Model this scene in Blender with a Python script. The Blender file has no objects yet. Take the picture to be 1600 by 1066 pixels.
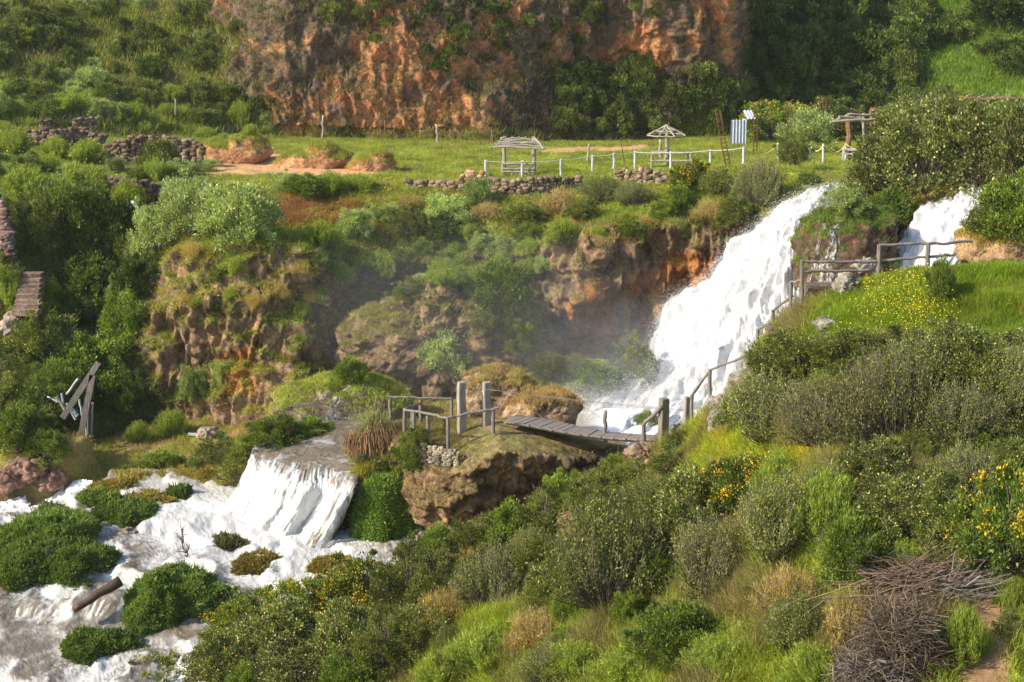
import bpy, math, random
import numpy as np
from mathutils import Vector, Matrix
from mathutils.bvhtree import BVHTree

# ------------------------------------------------------------------ camera, light, exposure
sc = bpy.context.scene
COL = sc.collection
FPX, PITCH = 2200.0, math.radians(13.0)      # focal length in pixels of a 1600 px wide picture
CAMZ = 24.0
cam_d = bpy.data.cameras.new("camera")
cam_d.sensor_width = 36.0
cam_d.lens = FPX / 1600 * 36.0
cam_d.clip_end = 1000.0
cam = bpy.data.objects.new("camera", cam_d)
COL.objects.link(cam)
cam.location = (0, 0, CAMZ)
cam.rotation_euler = (math.pi / 2 - PITCH, 0, 0)
sc.camera = cam

SUN = Vector((-0.78, -0.27, 0.58)).normalized()   # towards the sun
SUN_EL = math.asin(SUN.z)
world = bpy.data.worlds.new("World")
sc.world = world
world.use_nodes = True
wn = world.node_tree.nodes
sky = wn.new("ShaderNodeTexSky")
sky.sky_type = 'NISHITA'
sky.sun_disc = False
sky.sun_elevation = SUN_EL
sky.sun_rotation = math.atan2(SUN.x, SUN.y)
world.node_tree.links.new(sky.outputs[0], wn["Background"].inputs[0])
wn["Background"].inputs[1].default_value = 0.15
sun_d = bpy.data.lights.new("sun", 'SUN')
sun_d.energy = 4.3
sun_d.angle = math.radians(0.5)
sun_d.color = (1.0, 0.90, 0.72)
sun = bpy.data.objects.new("sun", sun_d)
COL.objects.link(sun)
sun.rotation_euler = SUN.to_track_quat('Z', 'Y').to_euler()
sc.view_settings.view_transform = 'Standard'
sc.view_settings.look = 'None'
sc.view_settings.exposure = 0.80
sc.view_settings.gamma = 1
sc.cycles.max_bounces = 6
sc.cycles.diffuse_bounces = 3
sc.cycles.transparent_max_bounces = 12
sc.cycles.transmission_bounces = 3
sc.cycles.volume_bounces = 1
sc.cycles.use_denoising = True
sc.cycles.caustics_reflective = False
sc.cycles.caustics_refractive = False

rng = np.random.default_rng(7)
random.seed(7)
SP, CP = math.sin(PITCH), math.cos(PITCH)

# ------------------------------------------------------------------ helpers: picture point + distance <-> world
def P(px, py, d):
    px, py, d = np.broadcast_arrays(np.asarray(px, float), np.asarray(py, float), np.asarray(d, float))
    x = (px - 800) / FPX; y = (533 - py) / FPX
    dy = CP + y * SP; dz = -SP + y * CP
    t = d / dy
    return np.stack([x * t, d, CAMZ + dz * t], -1)

def proj(p):
    p = np.asarray(p, float)
    x = p[..., 0]; y = p[..., 1]; z = p[..., 2] - CAMZ
    f = y * CP - z * SP; u = y * SP + z * CP
    f = np.maximum(f, .1)
    return 800 + FPX * x / f, 533 - FPX * u / f

def d_at(py, z):
    """forward distance at which the view ray of row py reaches the height z below the camera"""
    a = np.arctan((np.asarray(py, float) - 533) / FPX) + PITCH
    return -np.asarray(z, float) / np.tan(a)

# ------------------------------------------------------------------ noise
def _hash(ix, iy, iz, s):
    h = (ix.astype(np.int64) * 374761393 + iy.astype(np.int64) * 668265263 + iz.astype(np.int64) * 2147483647 + s * 974634777) & 0xffffffff
    h = ((h ^ (h >> 13)) * 1274126177) & 0xffffffff
    h = ((h ^ (h >> 16)) * 2246822519) & 0xffffffff
    return h ^ (h >> 15)

def vnoise(p, seed=0):
    i = np.floor(p).astype(np.int64); f = p - i
    u = f * f * f * (f * (f * 6 - 15) + 10)
    out = 0
    for dx in (0, 1):
        for dy in (0, 1):
            for dz in (0, 1):
                h = _hash(i[..., 0] + dx, i[..., 1] + dy, i[..., 2] + dz, seed)
                gx = ((h & 255) / 127.5 - 1); gy = (((h >> 8) & 255) / 127.5 - 1); gz = (((h >> 16) & 255) / 127.5 - 1)
                dot = gx * (f[..., 0] - dx) + gy * (f[..., 1] - dy) + gz * (f[..., 2] - dz)
                w = (u[..., 0] if dx else 1 - u[..., 0]) * (u[..., 1] if dy else 1 - u[..., 1]) * (u[..., 2] if dz else 1 - u[..., 2])
                out = out + w * dot
    return out * 1.2          # about -1..1

def fbm(p, octaves=4, seed=0, gain=.5, lac=2.03, ridged=False):
    p = np.asarray(p, float)
    a, s, tot = 1.0, 0, 0
    for o in range(octaves):
        n = vnoise(p, seed + o * 17)
        if ridged: n = 1 - 2 * np.abs(n)
        s = s + a * n; tot += a
        a *= gain; p = p * lac + 11.3
    return s / tot

def cells(p, seed=0):
    """F1 and F2 distance and a random number of the nearest cell"""
    i = np.floor(p).astype(np.int64)
    f1 = np.full(p.shape[:-1], 9.0); f2 = f1.copy(); rid = np.zeros(p.shape[:-1])
    for dx in (-1, 0, 1):
        for dy in (-1, 0, 1):
            for dz in (-1, 0, 1):
                c = i + np.array([dx, dy, dz])
                h = _hash(c[..., 0], c[..., 1], c[..., 2], seed)
                q = c + np.stack([(h & 255) / 255., ((h >> 8) & 255) / 255., ((h >> 16) & 255) / 255.], -1)
                dd = np.linalg.norm(q - p, axis=-1)
                nearer = dd < f1
                f2 = np.where(nearer, f1, np.minimum(f2, dd))
                rid = np.where(nearer, ((h >> 4) & 1023) / 1023., rid)
                f1 = np.where(nearer, dd, f1)
    return f1, f2, rid

def sstep(a, b, x):
    t = np.clip((x - a) / (b - a), 0, 1)
    return t * t * (3 - 2 * t)

def mix(a, b, t):
    t = np.asarray(t)[..., None]
    return np.asarray(a) * (1 - t) + np.asarray(b) * t

def inpoly(poly, x, y):
    r = np.zeros(np.shape(x), bool)
    n = len(poly)
    for k in range(n):
        x1, y1 = poly[k]; x2, y2 = poly[(k + 1) % n]
        if y1 == y2: continue
        c = ((y1 > y) != (y2 > y)) & (x < (x2 - x1) * (y - y1) / (y2 - y1) + x1)
        r ^= c
    return r

# ------------------------------------------------------------------ helpers: meshes
def make_mesh(name, V, F, mat, col=None, smooth=False):
    V = np.ascontiguousarray(V, np.float32).reshape(-1, 3); F = np.ascontiguousarray(F, np.int32)
    k = F.shape[1]
    me = bpy.data.meshes.new(name)
    me.vertices.add(len(V)); me.vertices.foreach_set("co", V.ravel())
    me.loops.add(F.size); me.loops.foreach_set("vertex_index", F.ravel())
    me.polygons.add(len(F))
    me.polygons.foreach_set("loop_start", np.arange(0, F.size, k, dtype=np.int32))
    me.polygons.foreach_set("loop_total", np.full(len(F), k, np.int32))
    me.polygons.foreach_set("use_smooth", np.full(len(F), smooth))
    me.update(calc_edges=True)
    if col is not None:
        c = np.ones((len(V), 4), np.float32); c[:, :3] = np.clip(col, 0, 1).reshape(-1, 3)
        at = me.color_attributes.new("Col", 'FLOAT_COLOR', 'POINT')
        at.data.foreach_set("color", c.ravel())
    me.materials.append(mat)
    return me

def link(name, me, parent=None, loc=None):
    o = bpy.data.objects.new(name, me)
    COL.objects.link(o)
    if parent is not None: o.parent = parent
    if loc is not None: o.location = loc
    return o

def tag(o, label=None, cat=None, group=None, kind=None):
    if label: o["label"] = label
    if cat: o["category"] = cat
    if group: o["group"] = group
    if kind: o["kind"] = kind
    return o

def thing(name, label, cat, loc=(0, 0, 0), group=None):
    o = bpy.data.objects.new(name, None)
    o.empty_display_size = .2
    COL.objects.link(o)
    o.location = loc
    return tag(o, label, cat, group)

def tubes(PTS, R, sides=3, cap=False):
    """PTS (N,S,3), R (N,S) -> verts, quads; every tube has the same number of points"""
    PTS = np.asarray(PTS, float); R = np.asarray(R, float)
    if PTS.ndim == 2: PTS = PTS[None]; R = R[None]
    if cap:
        PTS = np.concatenate([PTS[:, :1], PTS, PTS[:, -1:]], 1)
        R = np.concatenate([R[:, :1] * 0 + 1e-4, R, R[:, -1:] * 0 + 1e-4], 1)
    N, S, _ = PTS.shape
    T = np.gradient(PTS, axis=1)
    if cap: T[:, 0] = T[:, 1] = PTS[:, 2] - PTS[:, 1]; T[:, -1] = T[:, -2] = PTS[:, -2] - PTS[:, -3]
    T /= np.linalg.norm(T, axis=-1, keepdims=True) + 1e-9
    ref = np.where(np.abs(T[:, :1, 2:3]) > .8, np.array([1., .1, 0]), np.array([0., .1, 1.]))
    A = np.cross(T, ref); A /= np.linalg.norm(A, axis=-1, keepdims=True) + 1e-9
    B = np.cross(T, A)
    ang = np.arange(sides) * 2 * np.pi / sides
    V = PTS[:, :, None] + R[:, :, None, None] * (A[:, :, None] * np.cos(ang)[:, None] + B[:, :, None] * np.sin(ang)[:, None])
    idx = np.arange(N * S * sides).reshape(N, S, sides)
    a = idx[:, :-1]; b = idx[:, 1:]
    F = np.stack([a, np.roll(a, -1, 2), np.roll(b, -1, 2), b], -1).reshape(-1, 4)
    return V.reshape(-1, 3), F

def join(parts):
    Vs, Fs, n = [], [], 0
    for V, F in parts:
        Vs.append(np.asarray(V).reshape(-1, 3)); Fs.append(np.asarray(F) + n); n += len(Vs[-1])
    return np.concatenate(Vs), np.concatenate(Fs)

def box(c, s, rz=0, tilt=0, jit=0):
    """a box with slightly chamfered look: 8 corners, quads"""
    v = np.array([[x, y, z] for x in (-.5, .5) for y in (-.5, .5) for z in (-.5, .5)]) * np.array(s)
    if jit: v = v + rng.normal(0, jit, v.shape)
    cy, sy = math.cos(tilt), math.sin(tilt)
    v = v @ np.array([[cy, 0, -sy], [0, 1, 0], [sy, 0, cy]])
    cz, sz = math.cos(rz), math.sin(rz)
    v = v @ np.array([[cz, sz, 0], [-sz, cz, 0], [0, 0, 1]])
    f = np.array([[0, 1, 3, 2], [4, 6, 7, 5], [0, 4, 5, 1], [2, 3, 7, 6], [0, 2, 6, 4], [1, 5, 7, 3]])
    return v + np.array(c), f

def rough_pole(a, b, r0, r1=None, n=8, wob=.02, sides=8, seed=0):
    a = np.array(a, float); b = np.array(b, float); r1 = r0 if r1 is None else r1
    t = np.linspace(0, 1, n)
    L = np.linalg.norm(b - a)
    pts = a + (b - a) * t[:, None]
    g = np.random.default_rng(seed + int(abs(a[0] * 97 + a[2] * 31)))
    w = g.normal(0, wob, (n, 3)); w[0] = 0; w[-1] = 0
    pts = pts + w
    R = (r0 + (r1 - r0) * t) * (1 + g.normal(0, .07, n))
    V, F = tubes(pts, R, sides, cap=True)
    return V, F

# ------------------------------------------------------------------ materials
def new_mat(name):
    m = bpy.data.materials.new(name); m.use_nodes = True
    nt = m.node_tree
    return m, nt, nt.nodes, nt.links, nt.nodes["Principled BSDF"]

def mat_ground(name, rough=.95, bump=.6, fine=9.0, spec=.15, var=.35, dist=.05, dark=.75):
    m, nt, N, L, b = new_mat(name)
    at = N.new("ShaderNodeAttribute"); at.attribute_name = "Col"
    tc = N.new("ShaderNodeTexCoord")
    n1 = N.new("ShaderNodeTexNoise"); n1.inputs["Scale"].default_value = fine; n1.inputs["Detail"].default_value = 6; n1.inputs["Roughness"].default_value = .7
    L.new(tc.outputs["Object"], n1.inputs["Vector"])
    mr = N.new("ShaderNodeMapRange"); mr.inputs[1].default_value = .3; mr.inputs[2].default_value = .7
    mr.inputs[3].default_value = 1 - var; mr.inputs[4].default_value = 1 + var
    L.new(n1.outputs[0], mr.inputs[0])
    mx = N.new("ShaderNodeVectorMath"); mx.operation = 'SCALE'
    L.new(at.outputs["Color"], mx.inputs[0]); L.new(mr.outputs[0], mx.inputs["Scale"])
    n3 = N.new("ShaderNodeTexNoise"); n3.inputs["Scale"].default_value = fine * .32; n3.inputs["Detail"].default_value = 12; n3.inputs["Roughness"].default_value = .78; n3.inputs["Distortion"].default_value = .6
    L.new(tc.outputs["Object"], n3.inputs["Vector"])
    cr = N.new("ShaderNodeMapRange"); cr.inputs[1].default_value = .36; cr.inputs[2].default_value = .56; cr.inputs[3].default_value = dark; cr.inputs[4].default_value = 1.12
    L.new(n3.outputs[0], cr.inputs[0])
    m2 = N.new("ShaderNodeVectorMath"); m2.operation = 'SCALE'
    L.new(mx.outputs[0], m2.inputs[0]); L.new(cr.outputs[0], m2.inputs["Scale"])
    L.new(m2.outputs[0], b.inputs["Base Color"])
    n2 = N.new("ShaderNodeTexNoise"); n2.inputs["Scale"].default_value = fine * .6; n2.inputs["Detail"].default_value = 8; n2.inputs["Roughness"].default_value = .75
    L.new(tc.outputs["Object"], n2.inputs["Vector"])
    bp = N.new("ShaderNodeBump"); bp.inputs["Strength"].default_value = bump; bp.inputs["Distance"].default_value = dist
    L.new(n2.outputs[0], bp.inputs["Height"]); L.new(bp.outputs[0], b.inputs["Normal"])
    b.inputs["Roughness"].default_value = rough
    b.inputs["Specular IOR Level"].default_value = spec
    return m

def mat_leaf(name, transl=.35, rough=.55, spec=.3, objvar=.25):
    m, nt, N, L, b = new_mat(name)
    at = N.new("ShaderNodeAttribute"); at.attribute_name = "Col"
    oi = N.new("ShaderNodeObjectInfo")
    mr = N.new("ShaderNodeMapRange"); mr.inputs[3].default_value = 1 - objvar; mr.inputs[4].default_value = 1 + objvar
    L.new(oi.outputs["Random"], mr.inputs[0])
    sc_ = N.new("ShaderNodeVectorMath"); sc_.operation = 'SCALE'
    L.new(at.outputs["Color"], sc_.inputs[0]); L.new(mr.outputs[0], sc_.inputs["Scale"])
    L.new(sc_.outputs[0], b.inputs["Base Color"])
    b.inputs["Roughness"].default_value = rough
    b.inputs["Specular IOR Level"].default_value = spec
    tr = N.new("ShaderNodeBsdfTranslucent")
    hs = N.new("ShaderNodeVectorMath"); hs.operation = 'MULTIPLY'; hs.inputs[1].default_value = (1.25, 1.2, .5)
    L.new(sc_.outputs[0], hs.inputs[0]); L.new(hs.outputs[0], tr.inputs["Color"])
    ms = N.new("ShaderNodeMixShader"); ms.inputs[0].default_value = transl
    L.new(b.outputs[0], ms.inputs[1]); L.new(tr.outputs[0], ms.inputs[2])
    L.new(ms.outputs[0], nt.nodes["Material Output"].inputs[0])
    return m

def mat_wood(name, c1, c2, scale=(30, 30, 3), rough=.8):
    m, nt, N, L, b = new_mat(name)
    tc = N.new("ShaderNodeTexCoord"); mp = N.new("ShaderNodeMapping"); mp.inputs["Scale"].default_value = scale
    L.new(tc.outputs["Object"], mp.inputs[0])
    n1 = N.new("ShaderNodeTexNoise"); n1.inputs["Scale"].default_value = 1; n1.inputs["Detail"].default_value = 5
    L.new(mp.outputs[0], n1.inputs["Vector"])
    cr = N.new("ShaderNodeValToRGB"); cr.color_ramp.elements[0].position = .3; cr.color_ramp.elements[1].position = .7
    cr.color_ramp.elements[0].color = (*c1, 1); cr.color_ramp.elements[1].color = (*c2, 1)
    L.new(n1.outputs[0], cr.inputs[0]); L.new(cr.outputs[0], b.inputs["Base Color"])
    bp = N.new("ShaderNodeBump"); bp.inputs["Strength"].default_value = .5; bp.inputs["Distance"].default_value = .01
    L.new(n1.outputs[0], bp.inputs["Height"]); L.new(bp.outputs[0], b.inputs["Normal"])
    b.inputs["Roughness"].default_value = rough; b.inputs["Specular IOR Level"].default_value = .2
    return m

def mat_water(name, rough_lo=.28):
    """muddy water to white foam by the vertex colour; the foam is rough, the bare water glossy; alpha from attribute Alpha"""
    m, nt, N, L, b = new_mat(name)
    at = N.new("ShaderNodeAttribute"); at.attribute_name = "Col"
    L.new(at.outputs["Color"], b.inputs["Base Color"])
    fo = N.new("ShaderNodeAttribute"); fo.attribute_name = "Foam"
    mr = N.new("ShaderNodeMapRange"); mr.inputs[3].default_value = rough_lo; mr.inputs[4].default_value = .75
    L.new(fo.outputs["Fac"], mr.inputs[0]); L.new(mr.outputs[0], b.inputs["Roughness"])
    al = N.new("ShaderNodeAttribute"); al.attribute_name = "Alpha"
    L.new(al.outputs["Fac"], b.inputs["Alpha"])
    tc = N.new("ShaderNodeTexCoord")
    n2 = N.new("ShaderNodeTexNoise"); n2.inputs["Scale"].default_value = 6; n2.inputs["Detail"].default_value = 6
    L.new(tc.outputs["Object"], n2.inputs["Vector"])
    bp = N.new("ShaderNodeBump"); bp.inputs["Strength"].default_value = .5; bp.inputs["Distance"].default_value = .06
    L.new(n2.outputs[0], bp.inputs["Height"]); L.new(bp.outputs[0], b.inputs["Normal"])
    return m

M = {}
M['ground'] = mat_ground("earth_and_turf")
M['rock'] = mat_ground("weathered_rock", rough=.92, bump=1.0, fine=6.0, var=.45, dist=.16, dark=.30)
M['leaf'] = mat_leaf("leaf")
M['farleaf'] = mat_leaf("distant_leaf", transl=.25)
M['grass'] = mat_leaf("grass_blade", transl=.45, rough=.5, objvar=0)
M['twig'] = mat_ground("twig_bark", fine=20, bump=.3)
M['flower'] = mat_leaf("petal", transl=.3, objvar=.1)
M['greywood'] = mat_wood("weathered_grey_wood", (.10, .085, .075), (.26, .23, .20))
M['palewood'] = mat_wood("bleached_pole_wood", (.20, .165, .12), (.42, .37, .30))
M['brownwood'] = mat_wood("brown_wood", (.12, .06, .03), (.30, .17, .10))
M['plank'] = mat_wood("worn_plank", (.13, .10, .085), (.33, .28, .25), scale=(3, 30, 30))
M['concrete'] = mat_wood("stained_concrete", (.20, .17, .14), (.36, .32, .28), scale=(5, 5, 2), rough=.9)
M['whitepaint'] = mat_wood("dirty_white_paint", (.34, .35, .35), (.62, .62, .60), scale=(8, 8, 3))
M['rope'] = mat_wood("pale_rope", (.45, .45, .42), (.70, .70, .66))
M['yrope'] = mat_wood("yellow_rope", (.62, .42, .10), (.85, .62, .20))
M['rust'] = mat_wood("rusty_steel", (.07, .03, .02), (.17, .08, .045))
M['hose'] = mat_wood("green_hose", (.05, .11, .08), (.12, .20, .16), rough=.4)
M['sheet'] = mat_wood("galvanised_sheet", (.30, .34, .40), (.50, .54, .60), rough=.6)
M['water'] = mat_water("muddy_white_water")
M['log'] = mat_wood("wet_dark_log", (.03, .018, .012), (.10, .06, .04), rough=.4)

# ------------------------------------------------------------------ terrain sheets
def smooth_grid(G, su, sv):
    for ax, n in ((1, su), (0, sv)):
        for _ in range(n):
            a = np.take(G, [0] + list(range(G.shape[ax] - 1)), ax)
            b = np.take(G, list(range(1, G.shape[ax])) + [G.shape[ax] - 1], ax)
            H = (a + 2 * G + b) / 4
            if ax == 1: H[:, 0] = G[:, 0]; H[:, -1] = G[:, -1]
            else: H[0] = G[0]; H[-1] = G[-1]
            G = H
    return G

def loft(X, rows, du=3.0, gaps=None, su=6, sv=6):
    X = np.array(X, float)
    nu = int((X[-1] - X[0]) / du) + 1
    xs = np.linspace(X[0], X[-1], nu)
    C = []
    for ys, ds in rows:
        ys = np.interp(xs, X, np.broadcast_to(ys, X.shape).astype(float)); ds = np.interp(xs, X, np.broadcast_to(ds, X.shape).astype(float))
        C.append(P(xs, ys, ds))
    out = []
    for r in range(len(C) - 1):
        n = gaps[r]
        t = np.arange(n)[:, None, None] / n
        out.append(C[r][None] * (1 - t) + C[r + 1][None] * t)
    out.append(C[-1][None])
    return smooth_grid(np.concatenate(out), su, sv)

def normals(G):
    n = np.cross(np.gradient(G, axis=1), np.gradient(G, axis=0))
    n /= np.linalg.norm(n, axis=-1, keepdims=True) + 1e-9
    s = np.sign(np.sum(n * (np.array([0, 0, CAMZ]) - G), -1, keepdims=True))
    # one orientation for the whole sheet
    return n * (1 if s.mean() > 0 else -1)

def grid_faces(nv, nu):
    i = np.arange(nv * nu).reshape(nv, nu)
    return np.stack([i[:-1, :-1], i[:-1, 1:], i[1:, 1:], i[1:, :-1]], -1).reshape(-1, 4)

SHEETS = {}
BV, BF, bn = [], [], 0
def add_bvh(G, s=3):
    global bn
    iv = np.unique(np.append(np.arange(0, G.shape[0], s), G.shape[0] - 1)); iu = np.unique(np.append(np.arange(0, G.shape[1], s), G.shape[1] - 1))
    g = G[np.ix_(iv, iu)]
    BV.append(g.reshape(-1, 3)); BF.append(grid_faces(*g.shape[:2]) + bn); bn += g.shape[0] * g.shape[1]

def sheet(name, G, col, mat, label=None, s=3, bvh=True):
    me = make_mesh(name, G.reshape(-1, 3), grid_faces(*G.shape[:2]), mat, col.reshape(-1, 3), smooth=True)
    o = link(name, me)
    o["kind"] = "structure"
    if bvh: add_bvh(G, s)
    SHEETS[name] = (G, col)
    return o

C_ = lambda *a: np.array(a, float)
ROCK_OR, ROCK_TAN, ROCK_BR = C_(.50, .195, .085), C_(.42, .27, .15), C_(.20, .13, .085)
LICHEN, DARKR, MOSS = C_(.105, .085, .068), C_(.055, .042, .034), C_(.24, .23, .035)
SOIL, GRN, DGRN, OLIVE, LIME = C_(.36, .20, .10), C_(.13, .20, .03), C_(.045, .075, .018), C_(.13, .13, .045), C_(.24, .32, .03)

# ---- A: the far hillside with the red cliff
XA = [-320, 0, 150, 330, 430, 540, 650, 760, 850, 950, 1060, 1140, 1165, 1300, 1430, 1600, 1950]
rA = [
    (255, [88, 92, 94, 98, 101, 102, 102, 102, 104, 107, 108, 108, 108, 108, 104, 97, 92]),
    ([195, 195, 195, 200, 208, 212, 214, 217, 222, 222, 220, 216, 214, 214, 222, 225, 225],
     [92, 96, 98, 103, 105, 106, 106, 106, 108, 111, 111, 111, 112, 112, 108, 101, 95]),
    ([120] * 17, [99, 103, 106, 109, 106, 107, 107, 108.5, 110.5, 114, 111.5, 112, 118, 120, 117, 112, 106]),
    ([0] * 17, [108, 112, 115, 115, 108, 108.5, 109, 110.5, 111.5, 112, 110.5, 111, 124, 128, 128, 126, 120]),
    ([-160] * 17, [122, 126, 128, 126, 118, 117, 117, 117, 118, 118, 117, 117, 134, 140, 142, 140, 132]),
    ([-600] * 17, [150, 154, 156, 156, 150, 148, 148, 148, 148, 148, 150, 152, 160, 168, 170, 168, 160]),
]
GA = loft(XA, rA, 2.6, [10, 40, 60, 40, 50], su=5, sv=6)
nA = normals(GA)
pxA, pyA = proj(GA)
jx = fbm(GA * .25, 3, 3) * 38; jy = fbm(GA * .25 + 40, 3, 4) * 38
cliffA = [(318, -220), (325, 30), (395, 55), (350, 140), (425, 172), (432, 213), (700, 222), (1000, 240), (1150, 140), (1155, -220)]
rockA = inpoly(cliffA, pxA + jx * .5, pyA + jy * .5).astype(float)
rockA = smooth_grid(rockA[..., None], 3, 3)[..., 0]
big = fbm(GA * C_(.18, .18, .14), 4, 21); st = fbm(GA * C_(.55, .55, .22), 4, 31, ridged=True)
det = fbm(GA * C_(1.1, 1.1, .7), 4, 41)
f1a, f2a, ra_ = cells(GA * C_(.42, .42, .36) + fbm(GA * .5, 2, 5)[..., None] * .6, 3)
GA = GA + nA * (rockA * (big * 1.8 + st * 1.0 + det * .9 + (f2a - f1a) * .5 + fbm(GA * 2.4, 3, 43, ridged=True) * .2) + (1 - rockA) * (fbm(GA * .2, 4, 55) * 1.1 + fbm(GA * 1.0, 3, 56) * .18))[..., None]
nA = normals(GA); pxA, pyA = proj(GA)
# colours
c = mix(OLIVE * 1.3, GRN * C_(1.5, 1.15, 1), sstep(-.25, .35, fbm(GA * .3, 4, 61)))
c = mix(c, ROCK_BR * .9, (sstep(.1, .4, fbm(GA * .45, 4, 62)) * .6) * (pxA < 1100))
rt = inpoly([(1120, -300), (1120, 240), (1430, 240), (1440, 110), (1400, -20), (1340, -300)], pxA + jx, pyA)
c = mix(c, DGRN * .9, rt * .75)
rg = inpoly([(1430, 240), (1440, 110), (1400, -20), (1340, -300), (2000, -300), (2000, 240)], pxA + jx, pyA)
c = mix(c, C_(.12, .19, .02), rg * .9)
lich = sstep(-.02, .12, fbm(GA * C_(.35, .35, .26), 5, 71) + .14 * det + .10 * sstep(120, 20, pyA) + .18 * sstep(560, 420, pxA) - .12 * sstep(140, 190, pyA))
rk = mix(ROCK_OR, ROCK_TAN * C_(1.1, .9, .8), sstep(-.3, .4, fbm(GA * .6, 3, 72)))
rk = mix(rk, C_(.52, .30, .18), sstep(.2, .45, fbm(GA * .8, 3, 75)) * .5)
rk = mix(rk, C_(.34, .13, .055), sstep(.05, .5, fbm(GA * C_(1.6, 1.6, .6), 3, 76)) * .5)
rk = mix(rk, mix(LICHEN * 1.1, ROCK_BR * .8, sstep(0, .4, det)), lich * .88)
vegr = sstep(.15, .4, nA[..., 2] - .1 + fbm(GA * .5, 3, 73) * .35)
rk = mix(rk, OLIVE * .75, vegr * .8)
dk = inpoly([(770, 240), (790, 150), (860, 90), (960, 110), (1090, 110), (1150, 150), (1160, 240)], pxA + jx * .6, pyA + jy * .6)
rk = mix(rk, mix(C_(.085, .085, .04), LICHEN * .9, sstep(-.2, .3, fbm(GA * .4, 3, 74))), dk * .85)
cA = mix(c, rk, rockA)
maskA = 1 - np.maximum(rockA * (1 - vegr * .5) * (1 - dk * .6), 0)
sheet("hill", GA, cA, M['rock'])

# ---- B: the grassy plateau
XB = [-320, 0, 100, 230, 330, 430, 540, 650, 760, 900, 960, 1060, 1160, 1240, 1300, 1420, 1600, 1950]
lipY = np.array([300, 300, 300, 290, 288, 288, 288, 290, 303, 296, 290, 283, 270, 272, 288, 290, 300, 300.])
lipD = np.array([72, 74, 76, 78, 78, 78, 78, 77.5, 74.5, 75.5, 76, 76, 73.5, 71.5, 68.5, 64, 60, 55.])
rB = [
    ([188, 188, 190, 196, 200, 206, 209, 212, 215, 216, 216, 213, 210, 210, 212, 215, 215, 215],
     [96, 99, 101, 105, 107, 108, 109, 109, 109, 114, 115, 115, 115, 115, 114, 110, 104, 98]),
    ([232, 232, 235, 236, 236, 236, 236, 237, 237, 237, 237, 235, 232, 232, 236, 242, 245, 245],
     [86, 88, 89, 92, 94, 95, 95, 94.5, 94, 94, 94, 94, 93, 91, 88, 84, 79, 74]),
    (lipY, lipD),
    (lipY + 34, lipD + 1.5),
]
GB = loft(XB, rB, 2.6, [22, 60, 10], su=8, sv=4)
nB = normals(GB); pxB, pyB = proj(GB)
GB = GB + C_(0, 0, 1) * ((fbm(GB * .35, 4, 81) * .45 + fbm(GB * 1.6, 3, 82) * .10) * sstep(212, 235, pyB) + sstep(2., -2., np.abs(pyB - 262) - 8) * sstep(560, 420, pxB) * 0)[..., None]
pxB, pyB = proj(GB)
c = mix(C_(.22, .25, .03), C_(.15, .17, .03), sstep(-.3, .3, fbm(GB * .4, 3, 83)))
c = mix(c, C_(.26, .27, .06), sstep(.1, .4, fbm(GB * .8, 3, 84)) * .7)
jb = fbm(GB * .5, 3, 85) * 14; jb2 = fbm(GB * .9 + 9, 3, 86) * 9
soil = inpoly([(310, 228), (420, 222), (430, 240), (540, 236), (560, 262), (600, 268), (560, 282), (420, 272), (300, 275)], pxB + jb, pyB + jb2)
soil |= inpoly([(855, 231), (1010, 226), (1010, 233), (930, 236), (850, 238)], pxB + jb, pyB + jb2 * .3)
c = mix(c, C_(.50, .28, .14), soil * .95)
leftdull = sstep(430, 250, pxB)
c = mix(c, C_(.12, .16, .035), leftdull * .5)
maskB = (1 - soil) * np.clip(.55 + fbm(GB * .5, 3, 87), .15, 1)
c = mix(c, C_(.24, .17, .08), sstep(.12, .4, fbm(GB * C_(.5, .5, .5), 4, 88)) * .55)
cB = c
sheet("plateau", GB, cB, M['ground'])

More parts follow.
